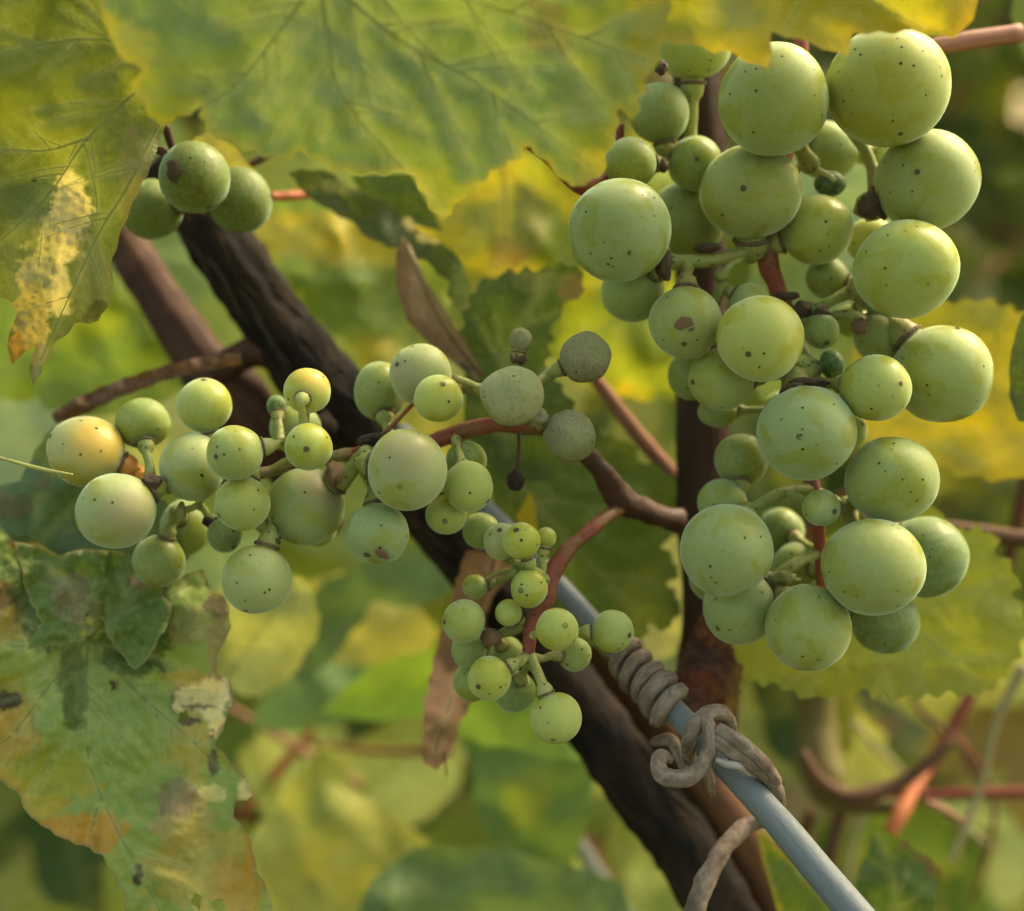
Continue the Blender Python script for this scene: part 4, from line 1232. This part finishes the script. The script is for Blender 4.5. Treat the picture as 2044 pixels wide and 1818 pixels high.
rb, rbg = bunch('grape_bunch', 'large bunch of pale green grapes hanging at the right in front of the upright cane', RB, [
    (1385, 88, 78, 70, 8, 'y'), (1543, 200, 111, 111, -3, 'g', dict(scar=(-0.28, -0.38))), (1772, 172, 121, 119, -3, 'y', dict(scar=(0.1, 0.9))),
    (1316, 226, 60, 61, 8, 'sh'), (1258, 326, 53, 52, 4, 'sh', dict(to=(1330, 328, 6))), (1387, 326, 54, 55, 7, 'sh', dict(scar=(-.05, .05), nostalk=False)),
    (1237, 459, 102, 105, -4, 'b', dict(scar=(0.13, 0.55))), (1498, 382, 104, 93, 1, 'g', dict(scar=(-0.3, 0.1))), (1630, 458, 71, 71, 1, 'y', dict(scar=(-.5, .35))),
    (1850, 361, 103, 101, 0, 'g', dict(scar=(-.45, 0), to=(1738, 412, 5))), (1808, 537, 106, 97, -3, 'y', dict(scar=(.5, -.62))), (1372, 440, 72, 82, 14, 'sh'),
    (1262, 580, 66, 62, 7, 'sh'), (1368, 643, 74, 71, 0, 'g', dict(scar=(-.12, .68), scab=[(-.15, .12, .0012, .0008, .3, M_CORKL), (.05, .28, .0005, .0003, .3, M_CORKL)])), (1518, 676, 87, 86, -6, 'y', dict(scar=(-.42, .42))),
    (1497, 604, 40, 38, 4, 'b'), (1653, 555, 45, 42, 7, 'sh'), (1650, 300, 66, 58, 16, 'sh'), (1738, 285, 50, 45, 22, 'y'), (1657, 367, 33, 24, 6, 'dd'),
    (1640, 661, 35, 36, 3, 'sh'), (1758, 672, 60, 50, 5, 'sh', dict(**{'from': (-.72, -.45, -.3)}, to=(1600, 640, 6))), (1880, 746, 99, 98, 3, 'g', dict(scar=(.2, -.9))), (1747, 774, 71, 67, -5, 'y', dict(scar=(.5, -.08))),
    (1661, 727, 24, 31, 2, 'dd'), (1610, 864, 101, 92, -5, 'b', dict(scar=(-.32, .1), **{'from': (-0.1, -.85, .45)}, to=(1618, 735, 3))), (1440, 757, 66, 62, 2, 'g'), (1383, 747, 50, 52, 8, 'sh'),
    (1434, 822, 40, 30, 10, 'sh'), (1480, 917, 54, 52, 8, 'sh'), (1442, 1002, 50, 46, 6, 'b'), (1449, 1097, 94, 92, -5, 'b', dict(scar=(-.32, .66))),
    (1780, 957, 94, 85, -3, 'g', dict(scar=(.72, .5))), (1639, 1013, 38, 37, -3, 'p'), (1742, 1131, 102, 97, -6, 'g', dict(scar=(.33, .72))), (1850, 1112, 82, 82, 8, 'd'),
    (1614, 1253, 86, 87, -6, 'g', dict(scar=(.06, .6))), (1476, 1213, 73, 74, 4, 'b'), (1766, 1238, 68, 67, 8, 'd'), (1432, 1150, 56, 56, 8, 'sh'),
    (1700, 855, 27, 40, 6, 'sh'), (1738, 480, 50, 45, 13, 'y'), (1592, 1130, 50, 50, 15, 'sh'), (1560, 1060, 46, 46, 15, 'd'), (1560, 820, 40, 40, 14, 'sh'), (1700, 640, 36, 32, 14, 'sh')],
    cork=[(1320, 134, -2, 12, 15, 1, M_CORK), (1737, 410, 3, 24, 26, 2, M_CORK), (1325, 528, -2, 16, 30, 3, M_CORK), (1412, 494, 3, 24, 11, 4, M_CORK), (1322, 330, 5, 10, 14, 5, M_CORK), (1715, 650, 0, 15, 17, 6, M_CORKL), (1612, 762, -3, 42, 9, 7, M_CORK),
          (1570, 590, 3, 26, 8, 8, M_CORK), (1440, 550, 2, 14, 14, 9, M_GSTALK), (1600, 620, 6, 24, 18, 10, M_CORK), (1560, 1155, 4, 30, 14, 11, M_GSTALK), (1640, 625, 3, 16, 14, 12, M_CORK)])

# ---- the left bunch lying along its stalk
LB = [([(1352, 1040, 18, 46), (1290, 1020, 14, 44), (1238, 994, 10, 54), (1195, 935, 7, 40), (1150, 885, 5, 38), (1100, 860, 4, 34)], M_DRED),
      ([(1120, 868, 4.5, 33), (1090, 856, 4, 34), (1010, 848, 4, 34), (930, 858, 4, 32), (860, 882, 4, 29), (780, 896, 3, 24), (740, 902, 3, 22)], M_RED),
      ([(775, 898, 3, 23), (690, 908, 3, 26), (600, 925, 3, 24), (520, 945, 3, 22), (430, 962, 3, 18), (345, 978, 2, 16), (300, 965, 0, 20)], M_BRST),
      ([(545, 935, 2, 16), (590, 905, 0, 14), (610, 850, -1, 12), (612, 800, -3, 12)], M_YSTALK),
      ([(600, 925, 2, 16), (560, 890, 0, 12), (520, 888, -2, 12)], M_YSTALK),
      ([(1010, 848, 4, 16), (960, 780, 3, 14), (910, 755, 2, 14)], M_YSTALK),
      ([(1020, 850, 4, 18), (1075, 770, 3, 16), (1100, 745, 1, 17), (1125, 738, 0, 20)], M_GSTALK),
      ([(425, 965, 3, 14), (390, 1010, 4, 14), (350, 1020, 5, 16)], M_YSTALK),
      ([(700, 905, 3, 16), (760, 870, 0, 10), (820, 810, -1, 8), (835, 790, 0, 10)], M_RED)]
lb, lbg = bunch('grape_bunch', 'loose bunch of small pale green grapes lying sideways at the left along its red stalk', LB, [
    (172, 901, 78, 70, 3, 'amber', dict(spot=(.62, -.35, (0.56, 0.38, 0.08)), **{'from': (.9, .35, .2)}, to=(300, 962, 1), mat=M_ORST)), (285, 845, 55, 49, 6, 'sh'), (408, 809, 55, 54, 2, 'y'), (613, 780, 47, 46, -3, 'y', dict(spot=(.45, -.65, (0.52, 0.38, 0.08)), **{'from': (-.05, .35, -.9)}, to=(604, 860, -4), mat=M_YSTALK)),  # amber skin and both orange spots are sunlight painted into the colour
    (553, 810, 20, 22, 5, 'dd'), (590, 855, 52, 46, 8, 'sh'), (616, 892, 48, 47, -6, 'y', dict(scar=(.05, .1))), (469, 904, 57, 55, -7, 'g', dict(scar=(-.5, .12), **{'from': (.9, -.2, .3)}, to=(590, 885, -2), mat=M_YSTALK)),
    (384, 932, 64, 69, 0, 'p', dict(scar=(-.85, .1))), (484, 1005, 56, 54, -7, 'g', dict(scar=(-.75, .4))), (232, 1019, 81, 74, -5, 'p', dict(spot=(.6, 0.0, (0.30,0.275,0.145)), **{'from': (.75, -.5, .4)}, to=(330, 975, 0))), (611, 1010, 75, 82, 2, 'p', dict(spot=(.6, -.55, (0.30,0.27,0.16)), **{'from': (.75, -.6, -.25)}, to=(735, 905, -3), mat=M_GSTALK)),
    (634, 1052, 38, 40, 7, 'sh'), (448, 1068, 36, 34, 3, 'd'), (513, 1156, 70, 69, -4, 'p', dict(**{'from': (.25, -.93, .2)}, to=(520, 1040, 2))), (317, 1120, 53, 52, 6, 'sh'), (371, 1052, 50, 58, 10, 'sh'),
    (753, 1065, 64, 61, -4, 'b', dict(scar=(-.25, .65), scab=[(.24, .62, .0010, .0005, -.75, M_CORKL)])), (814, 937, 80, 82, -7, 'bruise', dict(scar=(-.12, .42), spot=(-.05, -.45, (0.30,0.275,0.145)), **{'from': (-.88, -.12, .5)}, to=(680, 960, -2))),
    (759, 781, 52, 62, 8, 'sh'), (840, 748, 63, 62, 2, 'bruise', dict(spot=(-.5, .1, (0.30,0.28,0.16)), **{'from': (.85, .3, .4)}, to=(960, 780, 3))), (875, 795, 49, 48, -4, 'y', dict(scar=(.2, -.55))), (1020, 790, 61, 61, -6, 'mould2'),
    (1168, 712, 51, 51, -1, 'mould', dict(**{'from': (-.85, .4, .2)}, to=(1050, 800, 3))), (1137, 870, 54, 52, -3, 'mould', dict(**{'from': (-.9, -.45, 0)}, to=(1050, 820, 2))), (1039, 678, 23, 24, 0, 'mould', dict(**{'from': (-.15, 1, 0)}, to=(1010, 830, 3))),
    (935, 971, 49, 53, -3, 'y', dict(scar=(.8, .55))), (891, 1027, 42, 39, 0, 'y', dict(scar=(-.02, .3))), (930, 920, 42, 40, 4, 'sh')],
    cork=[(740, 880, -1, 26, 13, 21, M_DRIED), (1072, 832, -4, 22, 18, 22, M_MOULD), (1035, 716, 0, 16, 13, 23, M_CORK), (304, 962, -4, 20, 17, 24, M_CORK), (540, 1078, -3, 22, 10, 25, M_CORK), (668, 948, -5, 16, 26, 26, M_CORKL), (412, 1040, 2, 8, 9, 27, M_DRIED), (752, 872, -2, 14, 9, 28, M_DRIED), (362, 1020, 1, 10, 18, 29, M_YSTALK)])
# a shrivelled berry hanging on a thread from the stalk
px_tube('pedicel', [(1036, 862, 1, 9), (1035, 900, 0, 7), (1031, 945, 0, 8)], M_DRED, lb, seg=10)
lm = lump_mesh('dried_berry', 3, 0.22, 3.2, 4); ob = link('dried_berry', lm, M_DRIED, lb)
ob.matrix_basis = Matrix.Translation(at(1029, 959, 0)) @ Matrix.Diagonal((size(18), size(18), size(20), 1))

# ---- the small bunch in the lower middle
SB = [([(1264, 1006, 16, 16), (1238, 1014, 10, 26), (1190, 1050, 5, 26), (1130, 1100, 2, 28), (1104, 1145, 1, 34), (1092, 1195, 0, 26), (1064, 1240, 0, 30), (1056, 1290, -1, 26), (1054, 1320, -1, 22)], M_RED),
      ([(1100, 1140, 1, 20), (1050, 1130, 3, 16), (1020, 1120, 3, 14)], M_GSTALK),
      ([(1064, 1240, 0, 18), (1030, 1255, 1, 20), (985, 1270, 2, 20)], M_GSTALK),
      ([(1055, 1305, -1, 18), (1035, 1325, -3, 16), (1020, 1335, -4, 16)], M_YSTALK),
      ([(1058, 1305, -1, 20), (1075, 1345, -3, 20), (1085, 1375, -4, 26)], M_YSTALK),
      ([(1092, 1190, 0, 14), (1020, 1140, 4, 10), (965, 1160, 5, 10)], M_GSTALK)]
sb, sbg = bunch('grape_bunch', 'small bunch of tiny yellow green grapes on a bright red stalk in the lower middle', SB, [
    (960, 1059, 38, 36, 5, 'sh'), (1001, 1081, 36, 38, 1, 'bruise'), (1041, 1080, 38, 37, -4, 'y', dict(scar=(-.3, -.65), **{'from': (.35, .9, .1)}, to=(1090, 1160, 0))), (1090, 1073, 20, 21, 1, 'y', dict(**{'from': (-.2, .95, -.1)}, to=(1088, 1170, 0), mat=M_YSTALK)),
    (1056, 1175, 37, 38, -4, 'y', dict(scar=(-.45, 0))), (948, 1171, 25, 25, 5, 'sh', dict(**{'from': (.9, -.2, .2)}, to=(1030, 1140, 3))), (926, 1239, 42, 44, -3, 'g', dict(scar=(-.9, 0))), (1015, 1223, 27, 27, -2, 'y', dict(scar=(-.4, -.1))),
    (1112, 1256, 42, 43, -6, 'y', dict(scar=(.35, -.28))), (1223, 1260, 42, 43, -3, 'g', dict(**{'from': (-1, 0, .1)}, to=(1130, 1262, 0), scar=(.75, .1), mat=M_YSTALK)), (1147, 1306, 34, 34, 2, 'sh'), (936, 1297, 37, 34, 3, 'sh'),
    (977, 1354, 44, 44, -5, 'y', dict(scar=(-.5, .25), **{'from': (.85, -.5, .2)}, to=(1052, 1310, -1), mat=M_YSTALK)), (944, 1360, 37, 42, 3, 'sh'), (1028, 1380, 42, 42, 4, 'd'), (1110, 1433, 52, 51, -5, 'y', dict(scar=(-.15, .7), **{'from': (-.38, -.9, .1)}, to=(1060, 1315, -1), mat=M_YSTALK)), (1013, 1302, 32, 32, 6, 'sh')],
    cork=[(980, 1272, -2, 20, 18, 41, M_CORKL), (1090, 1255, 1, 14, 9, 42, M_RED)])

# ---- three grapes hanging at the upper left
UB = [([(330, 250, 6, 16), (345, 300, 8, 16), (370, 380, 12, 16), (380, 440, 12, 12)], M_DRED)]
ub, ubg = bunch('grape_bunch', 'three grapes clustered at the upper left beside the hanging leaf, one with corky scars', UB, [
    (389, 354, 71, 71, 5, 'u', dict(scar=(.3, .5), scab=[(-.42, -.1, .0008, .0010, .2, M_CORK), (-.28, .05, .0007, .0006, 1.2, M_CORK), (-.5, .12, .0005, .0007, .5, M_CORK), (-.33, .24, .0006, .0004, 2, M_CORK), (-.55, -.25, .0004, .0003, 1, M_CORK)])),
    (478, 400, 64, 66, 14, 'u'), (303, 418, 62, 60, 14, 'u')], cork=[(322, 300, 0, 12, 9, 51, M_CORK)])

# ------------------------------------------------------------------ twigs
def twig(label, path, mat, name='twig', cat='twig', **kw):
    r = empty(name, at(*path[0][:3]), label, cat)
    px_tube('bark', path, mat, r, seg=14, rough=0.08, rfreq=200, **kw)
    return r
twig('straight pinkish twig running down to the upright cane below the grey berries', [(1170, 730, 36, 26), (1260, 850, 38, 32), (1350, 955, 40, 34)], M_PINK)
twig('pinkish tan twig crossing the top right corner', [(1780, 120, 14, 34), (1890, 88, 14, 36), (2035, 66, 16, 38)], M_PINK)
twig('brown twig leaving the frame at the right, behind the saw-edged leaf', [(1800, 1040, 45, 26), (1930, 1060, 45, 34), (2110, 1085, 45, 36)], M_BRT)
twig('dark red straight twig entering from the right near the bottom', [(1700, 1600, 90, 14), (1840, 1588, 84, 20), (2110, 1580, 80, 25)], M_REDT)
twig('reddish twig slanting down to an orange broken end at the lower right', [(1990, 1280, 96, 22), (1935, 1390, 92, 26), (1880, 1490, 90, 28), (1820, 1590, 84, 26)], M_REDT)
twig('orange broken twig end at the lower right', [(1845, 1540, 80, 22), (1800, 1620, 72, 30), (1776, 1662, 70, 28)], M_ORNT)
twig('thick olive blurred stem below the saw-edged leaf', [(1625, 1340, 85, 80), (1630, 1450, 85, 80), (1650, 1560, 80, 90), (1700, 1600, 78, 50), (1800, 1610, 74, 26)], M_GRT)
twig('brown blurred twig forking right of the olive stem', [(1600, 1500, 74, 20), (1640, 1560, 72, 28), (1700, 1590, 70, 34), (1800, 1560, 70, 30), (1900, 1480, 68, 20)], M_BRT)
twig('tan thin vertical twig at the right frame edge, lower half', [(2044, 1330, 70, 24), (1985, 1450, 75, 18), (1960, 1560, 80, 14), (1900, 1720, 80, 14)], M_STRAW)
twig('tan twig at the right frame edge beside the brown twig', [(2060, 920, 60, 30), (2030, 1050, 60, 28), (2000, 1180, 62, 20)], M_TAN)
twig('short orange red twig between the upper left grapes and the folded leaf', [(540, 392, 26, 18), (590, 390, 30, 20), (670, 378, 36, 18)], M_ORNT)
twig('dark red curled leaf edge below the front leaf beside the bunch', [(1052, 290, -2, 12), (1095, 318, 0, 20), (1135, 352, 2, 34), (1170, 372, 4, 40), (1205, 362, 6, 26), (1232, 310, 8, 18), (1238, 250, 8, 16)], stalk_material('curled_red_edge', (0.20, 0.035, 0.025), (0.30, 0.10, 0.04)))  # tube made to stand for the curled edge of a leaf
twig('pinkish blurred twig left of centre, near the bottom', [(440, 1400, 120, 12), (540, 1460, 120, 16), (630, 1515, 125, 18), (720, 1570, 130, 18)], M_PINK)
twig('orange blurred twig crossing the pinkish one left of centre', [(490, 1620, 130, 22), (520, 1580, 130, 24), (570, 1520, 130, 24), (620, 1460, 125, 16), (640, 1410, 120, 8)], M_ORNT)
twig('dull red blurred twig running level behind the tan dry leaf', [(600, 1480, 115, 10), (760, 1500, 115, 12), (900, 1494, 110, 20)], M_REDT)
twig('thin pale dry grass stem entering from the left frame edge', [(-30, 905, -4, 6), (40, 925, -4, 8), (90, 938, -4, 9), (145, 947, -4, 4)], M_YSTALK, name='grass_stem', cat='grass stem')
twig('thin dark hair-like fibre hanging from the tan dry leaf', [(872, 1440, 22, 3), (884, 1490, 22, 3), (892, 1548, 22, 3)], M_BRT, name='dry_fibre', cat='fibre')
twig('small red brown leaf remnant twig at the upper left, left of the folded leaf', [(495, 330, 22, 10), (520, 318, 22, 16), (545, 300, 22, 8)], M_BRT)

TW = [('thin brown blurred twig slanting behind the thick olive stem', [(1480, 1500, 92, 12), (1560, 1640, 95, 16), (1600, 1800, 98, 12)], M_BRT),
      ('pale straw stalk crossing behind the orange twig end', [(1700, 1440, 100, 12), (1820, 1560, 104, 12), (1990, 1700, 108, 10)], M_STRAW),
      ('tan dry stalk leaning left beneath the red level twig', [(1620, 1620, 84, 22), (1580, 1730, 86, 24), (1530, 1860, 88, 20)], M_TAN),
      ('brown dry stalk standing under the red level twig', [(1680, 1610, 80, 26), (1660, 1700, 82, 28), (1650, 1800, 84, 16)], M_BRT),
      ('thin curved brown twig hanging from under the saw-edged leaf', [(1790, 1340, 88, 10), (1840, 1420, 88, 12), (1910, 1480, 88, 12), (1950, 1560, 90, 10)], M_BRT),
      ('thin red brown twig near the right frame edge at wire height', [(1900, 1460, 96, 12), (1960, 1540, 98, 12), (1985, 1640, 98, 10), (1940, 1800, 100, 8)], M_REDT),
      ('pale broken fibres beside the orange twig end', [(1850, 1600, 58, 14), (1890, 1620, 58, 14), (1925, 1640, 60, 8)], M_PINK),
      ('grey straw stalk slanting at the bottom beside the wire', [(1740, 1560, 120, 12), (1700, 1700, 124, 14), (1680, 1880, 126, 12)], M_STRAW)]
for lab_, pth_, mt_ in TW:
    twig(lab_, pth_, mt_)

# ------------------------------------------------------------------ background foliage
def vine_leaf_mesh(seed, rings=9, seg=110, teeth=22):
    rn = random.Random(seed)
    lobes = [(90, 1.0, 26), (90 - 58, 0.88, 24), (90 + 58, 0.88, 24), (90 - 115, 0.72, 26), (90 + 115, 0.72, 26)]
    verts, faces, rim, vein = [(0, 0, 0)], [], [0.0], [1.0]
    ph = rn.uniform(0, 6)
    for j in range(1, rings + 1):
        f = j / rings
        for k in range(seg):
            th = 360.0 * k / seg - 90
            R = 0.42
            best = 180
            for a, l, w in lobes:
                d = abs((th - a + 180) % 360 - 180)
                R = max(R, l * math.exp(-(d / w) ** 2 * 0.55) * (1.0 if d < 90 else 0))
                best = min(best, d)
            notch = abs((th + 90 + 180) % 360 - 180)
            if notch < 24: R *= 0.15 + 0.85 * notch / 24
            tt = (th * teeth / 360.0 * 2.0) % 1.0
            R *= 1 + (0.09 * (1 - tt) if tt > 0.3 else 0.09 * tt / 0.3 - 0.0) * f ** 4
            r = R * f
            x, y = r * math.cos(math.radians(th)), r * math.sin(math.radians(th))
            z = 0.10 * math.sin(best * 0.05 + ph) * f + 0.14 * noise.noise(Vector((x * 1.6, y * 1.6, seed * 3.3))) - 0.10 * r * r + 0.03 * noise.noise(Vector((x * 7, y * 7, seed)))
            verts.append((x, y, z))
            rim.append(f); vein.append(max(0.0, 1 - best * math.radians(1) * r * 22) if r > 0 else 1)
    for k in range(seg):
        faces.append((0, 1 + k, 1 + (k + 1) % seg))
    for j in range(rings - 1):
        for k in range(seg):
            a = 1 + j * seg + k; b = 1 + j * seg + (k + 1) % seg
            faces.append((a, a + seg, b + seg, b))
    me = bpy.data.meshes.new('blade')
    me.from_pydata(verts, [], faces)
    for nm, vals in (('rim', rim), ('vein', vein)):
        at_ = me.attributes.new(nm, 'FLOAT', 'POINT')
        at_.data.foreach_set('value', vals)
    smooth(me)
    me.materials.append(M_BGLEAF)
    return me
VL = [vine_leaf_mesh(s) for s in range(4)]
def pet_mesh():
    pts = [Vector((0, 0.0, 0)), Vector((0.02, -0.3, -0.03)), Vector((0.0, -0.6, -0.1)), Vector((-0.05, -0.95, -0.25))]
    me = tube_mesh('petiole', pts, [0.025, 0.02, 0.02, 0.028], 8)
    me.materials.append(M_REDT)
    return me
PET = pet_mesh()

rn = random.Random(77)
def zone(px, py):
    """leaf colour found in that part of the vineyard"""
    r = rn.random()
    if px > 1500 and py < 1300:
        c = [(0.04, 0.085, 0.015), (0.06, 0.12, 0.02), (0.10, 0.17, 0.03)][int(r * 3)]
    elif px > 1300:
        c = [(0.10, 0.19, 0.04), (0.20, 0.31, 0.07), (0.30, 0.36, 0.09), (0.46, 0.50, 0.20), (0.20, 0.11, 0.06), (0.34, 0.24, 0.13)][int(r * 6)]
    elif px < 700 and py > 900:
        c = [(0.07, 0.13, 0.04), (0.16, 0.26, 0.08), (0.32, 0.38, 0.08), (0.44, 0.46, 0.12)][int(r * 4)]
    elif px < 700:
        c = [(0.12, 0.20, 0.04), (0.26, 0.34, 0.10), (0.36, 0.42, 0.14)][int(r * 3)]
    else:
        c = [(0.12, 0.21, 0.04), (0.26, 0.36, 0.06), (0.42, 0.47, 0.09), (0.52, 0.50, 0.12)][int(r * 4)]
    k = 1.0 if (px > 1500 and py < 1300) else 1.3
    return tuple(min(0.7, v * k) for v in c)

def place_leaf(px, py, y, sc, col, mesh, facing=0.6):
    r = bpy.data.objects.new('vine_leaf', None)
    C.objects.link(r)
    r.empty_display_size = 0.01
    n = Vector((rn.gauss(0, 1) * facing, -1.0, rn.gauss(0.35, 1) * facing)).normalized()
    q = n.to_track_quat('Z', 'Y') @ Matrix.Rotation(math.pi + rn.gauss(0, 0.9), 3, 'Z').to_quaternion()
    r.location = at(px, py, y)
    r.rotation_euler = q.to_euler()
    r.scale = (sc, sc, sc)
    b = bpy.data.objects.new('blade', mesh); C.objects.link(b); b.parent = r
    b.color = (*col, 1)
    p = bpy.data.objects.new('petiole', PET); C.objects.link(p); p.parent = r
    return r

CNAME = {}
def hue_word(c):
    if c[0] > c[1] * 1.3: return 'dry brown'
    if c[0] > c[1] * 0.98: return 'yellow'
    if c[0] > 0.36: return 'pale yellow green'
    if c[0] > 0.19: return 'light green'
    return 'mid green' if c[0] > 0.075 else 'dark green'
def mark(o, px, py, y):
    col = o.children[0].color
    where = ('at the left frame edge' if px < 250 else 'behind the left bunch' if px < 850 else 'behind the middle of the vine' if px < 1250 else 'behind the big right bunch' if px < 1850 else 'at the right frame edge')
    band = ('near the top', 'above mid height', 'below mid height', 'near the bottom')[max(0, min(3, int(py / 454)))]
    far = 'blurred' if y < 230 else ('strongly blurred' if y < 340 else 'farthest blurred')
    tag(o, f'{far} {hue_word(col)} leaf {where}, {band}', 'leaf', 'blurred vine leaves in the background')
for i in range(170):
    px, py = rn.uniform(-250, 2300), rn.uniform(-250, 2100)
    y = 115 + 330 * rn.random() ** 0.9
    if px > 1750 and py < 1200 and y < 260: y += 150
    o = place_leaf(px, py, y, rn.uniform(0.028, 0.055), zone(px, py), VL[rn.randrange(4)])
    mark(o, px, py, y)

# far foliage: one mass of leaves nobody could count, beyond the vine row
M_FAR = leaf_material('far_foliage', 0.4, False, 0.5)
def far_mass(name, label, n, f, kind='stuff', cat='foliage'):
    verts, faces, cols = [], [], []
    for i in range(n):
        c, s, col, nrm = f(i)
        nrm = nrm.normalized()
        u = nrm.orthogonal().normalized(); v = nrm.cross(u)
        a = rn.uniform(0, 6.3)
        u, v = u * math.cos(a) + v * math.sin(a), v * math.cos(a) - u * math.sin(a)
        b = len(verts)
        shape = [(0, -1, 0), (.55, -.75, .1), (.95, -.1, .05), (.6, .35, 0.1), (0, 1, -.15), (-.6, .35, .1), (-.95, -.1, .05), (-.55, -.75, .1), (0, 0, .16)]
        for x, y, z in shape: verts.append(c + (u * x + v * y + nrm * z) * s)
        for k in range(8): faces.append((b + k, b + (k + 1) % 8, b + 8))
        cols += [(*col, 1.0)] * 9
    me = bpy.data.meshes.new(name)
    me.from_pydata(verts, [], faces)
    ca = me.color_attributes.new('tint', 'FLOAT_COLOR', 'POINT')
    ca.data.foreach_set('color', np.array(cols).ravel())
    smooth(me)
    o = link(name, me, M_FAR)
    return tag(o, label, cat, None, kind)
def row2(i):
    x = rn.uniform(-1.6, 1.6); y = rn.uniform(0.75, 1.15); z = 0.15 + 1.75 * rn.random()
    g = rn.random()
    col = (0.045, 0.09, 0.018) if g < .45 else ((0.09, 0.16, 0.03) if g < .8 else (0.26, 0.27, 0.05))
    return Vector((x, y, z)), rn.uniform(0.02, 0.05), col, Vector((rn.gauss(0, .6), -1, rn.gauss(.5, .6)))
far_mass('hedge_foliage', 'blurred green mass of the next vine row far behind the grapes', 5200, row2)
def row3(i):
    x = rn.uniform(-9, 9); y = rn.uniform(4.0, 5.0); z = 0.1 + 2.6 * rn.random()
    col = (0.05, 0.09, 0.02) if rn.random() < .6 else (0.10, 0.16, 0.03)
    return Vector((x, y, z)), rn.uniform(0.06, 0.12), col, Vector((rn.gauss(0, .6), -1, rn.gauss(.5, .6)))
far_mass('hedge_foliage', 'farthest green vine row closing off the vineyard', 5200, row3)

# ground and its grass
gm, N, L, out = new_mat('vineyard_ground')
tc = N.new('ShaderNodeTexCoord')
f = noise_n(N, L, tc.outputs['Object'], 6.0, 6.0, 0.65)
f2 = noise_n(N, L, tc.outputs['Object'], 60.0, 4.0, 0.6)
col = mixc(N, L, ramp(N, L, f, (0.42, 0.6)), (0.045, 0.075, 0.02), (0.11, 0.08, 0.045))
col = mixc(N, L, ramp(N, L, f2, (0.45, 0.7, 0, .5)), col, (0.10, 0.14, 0.03))
p = N.new('ShaderNodeBsdfPrincipled'); L.new(col, p.inputs['Base Color']); p.inputs['Roughness'].default_value = 0.9
L.new(bump(N, L, f2, 0.8, 0.02), p.inputs['Normal']); L.new(p.outputs[0], out.inputs[0])
me = bpy.data.meshes.new('ground')
xs = [-200, -60, -20, -6, -2, 0, 2, 6, 20, 60, 200]
vs = [(x, y, 0.04 * noise.noise(Vector((x * .3, y * .3, 0)))) for y in xs for x in xs]
fs = [(j * 11 + i, j * 11 + i + 1, (j + 1) * 11 + i + 1, (j + 1) * 11 + i) for j in range(10) for i in range(10)]
me.from_pydata(vs, [], fs)
tag(link('ground', me, gm), 'grassy earth of the vineyard floor', None, None, 'structure')
def grass(i):
    x = rn.uniform(-1.8, 1.8); y = rn.uniform(-0.2, 2.5)
    return Vector((x, y, rn.uniform(0.0, 0.1))), rn.uniform(0.015, 0.05), ((0.07, 0.14, 0.02) if rn.random() < .7 else (0.2, 0.2, 0.05)), Vector((rn.gauss(0, .8), rn.gauss(0, .8), 1))
far_mass('ground_cover', 'low grass and weeds covering the vineyard floor', 4000, grass, 'stuff', 'grass')
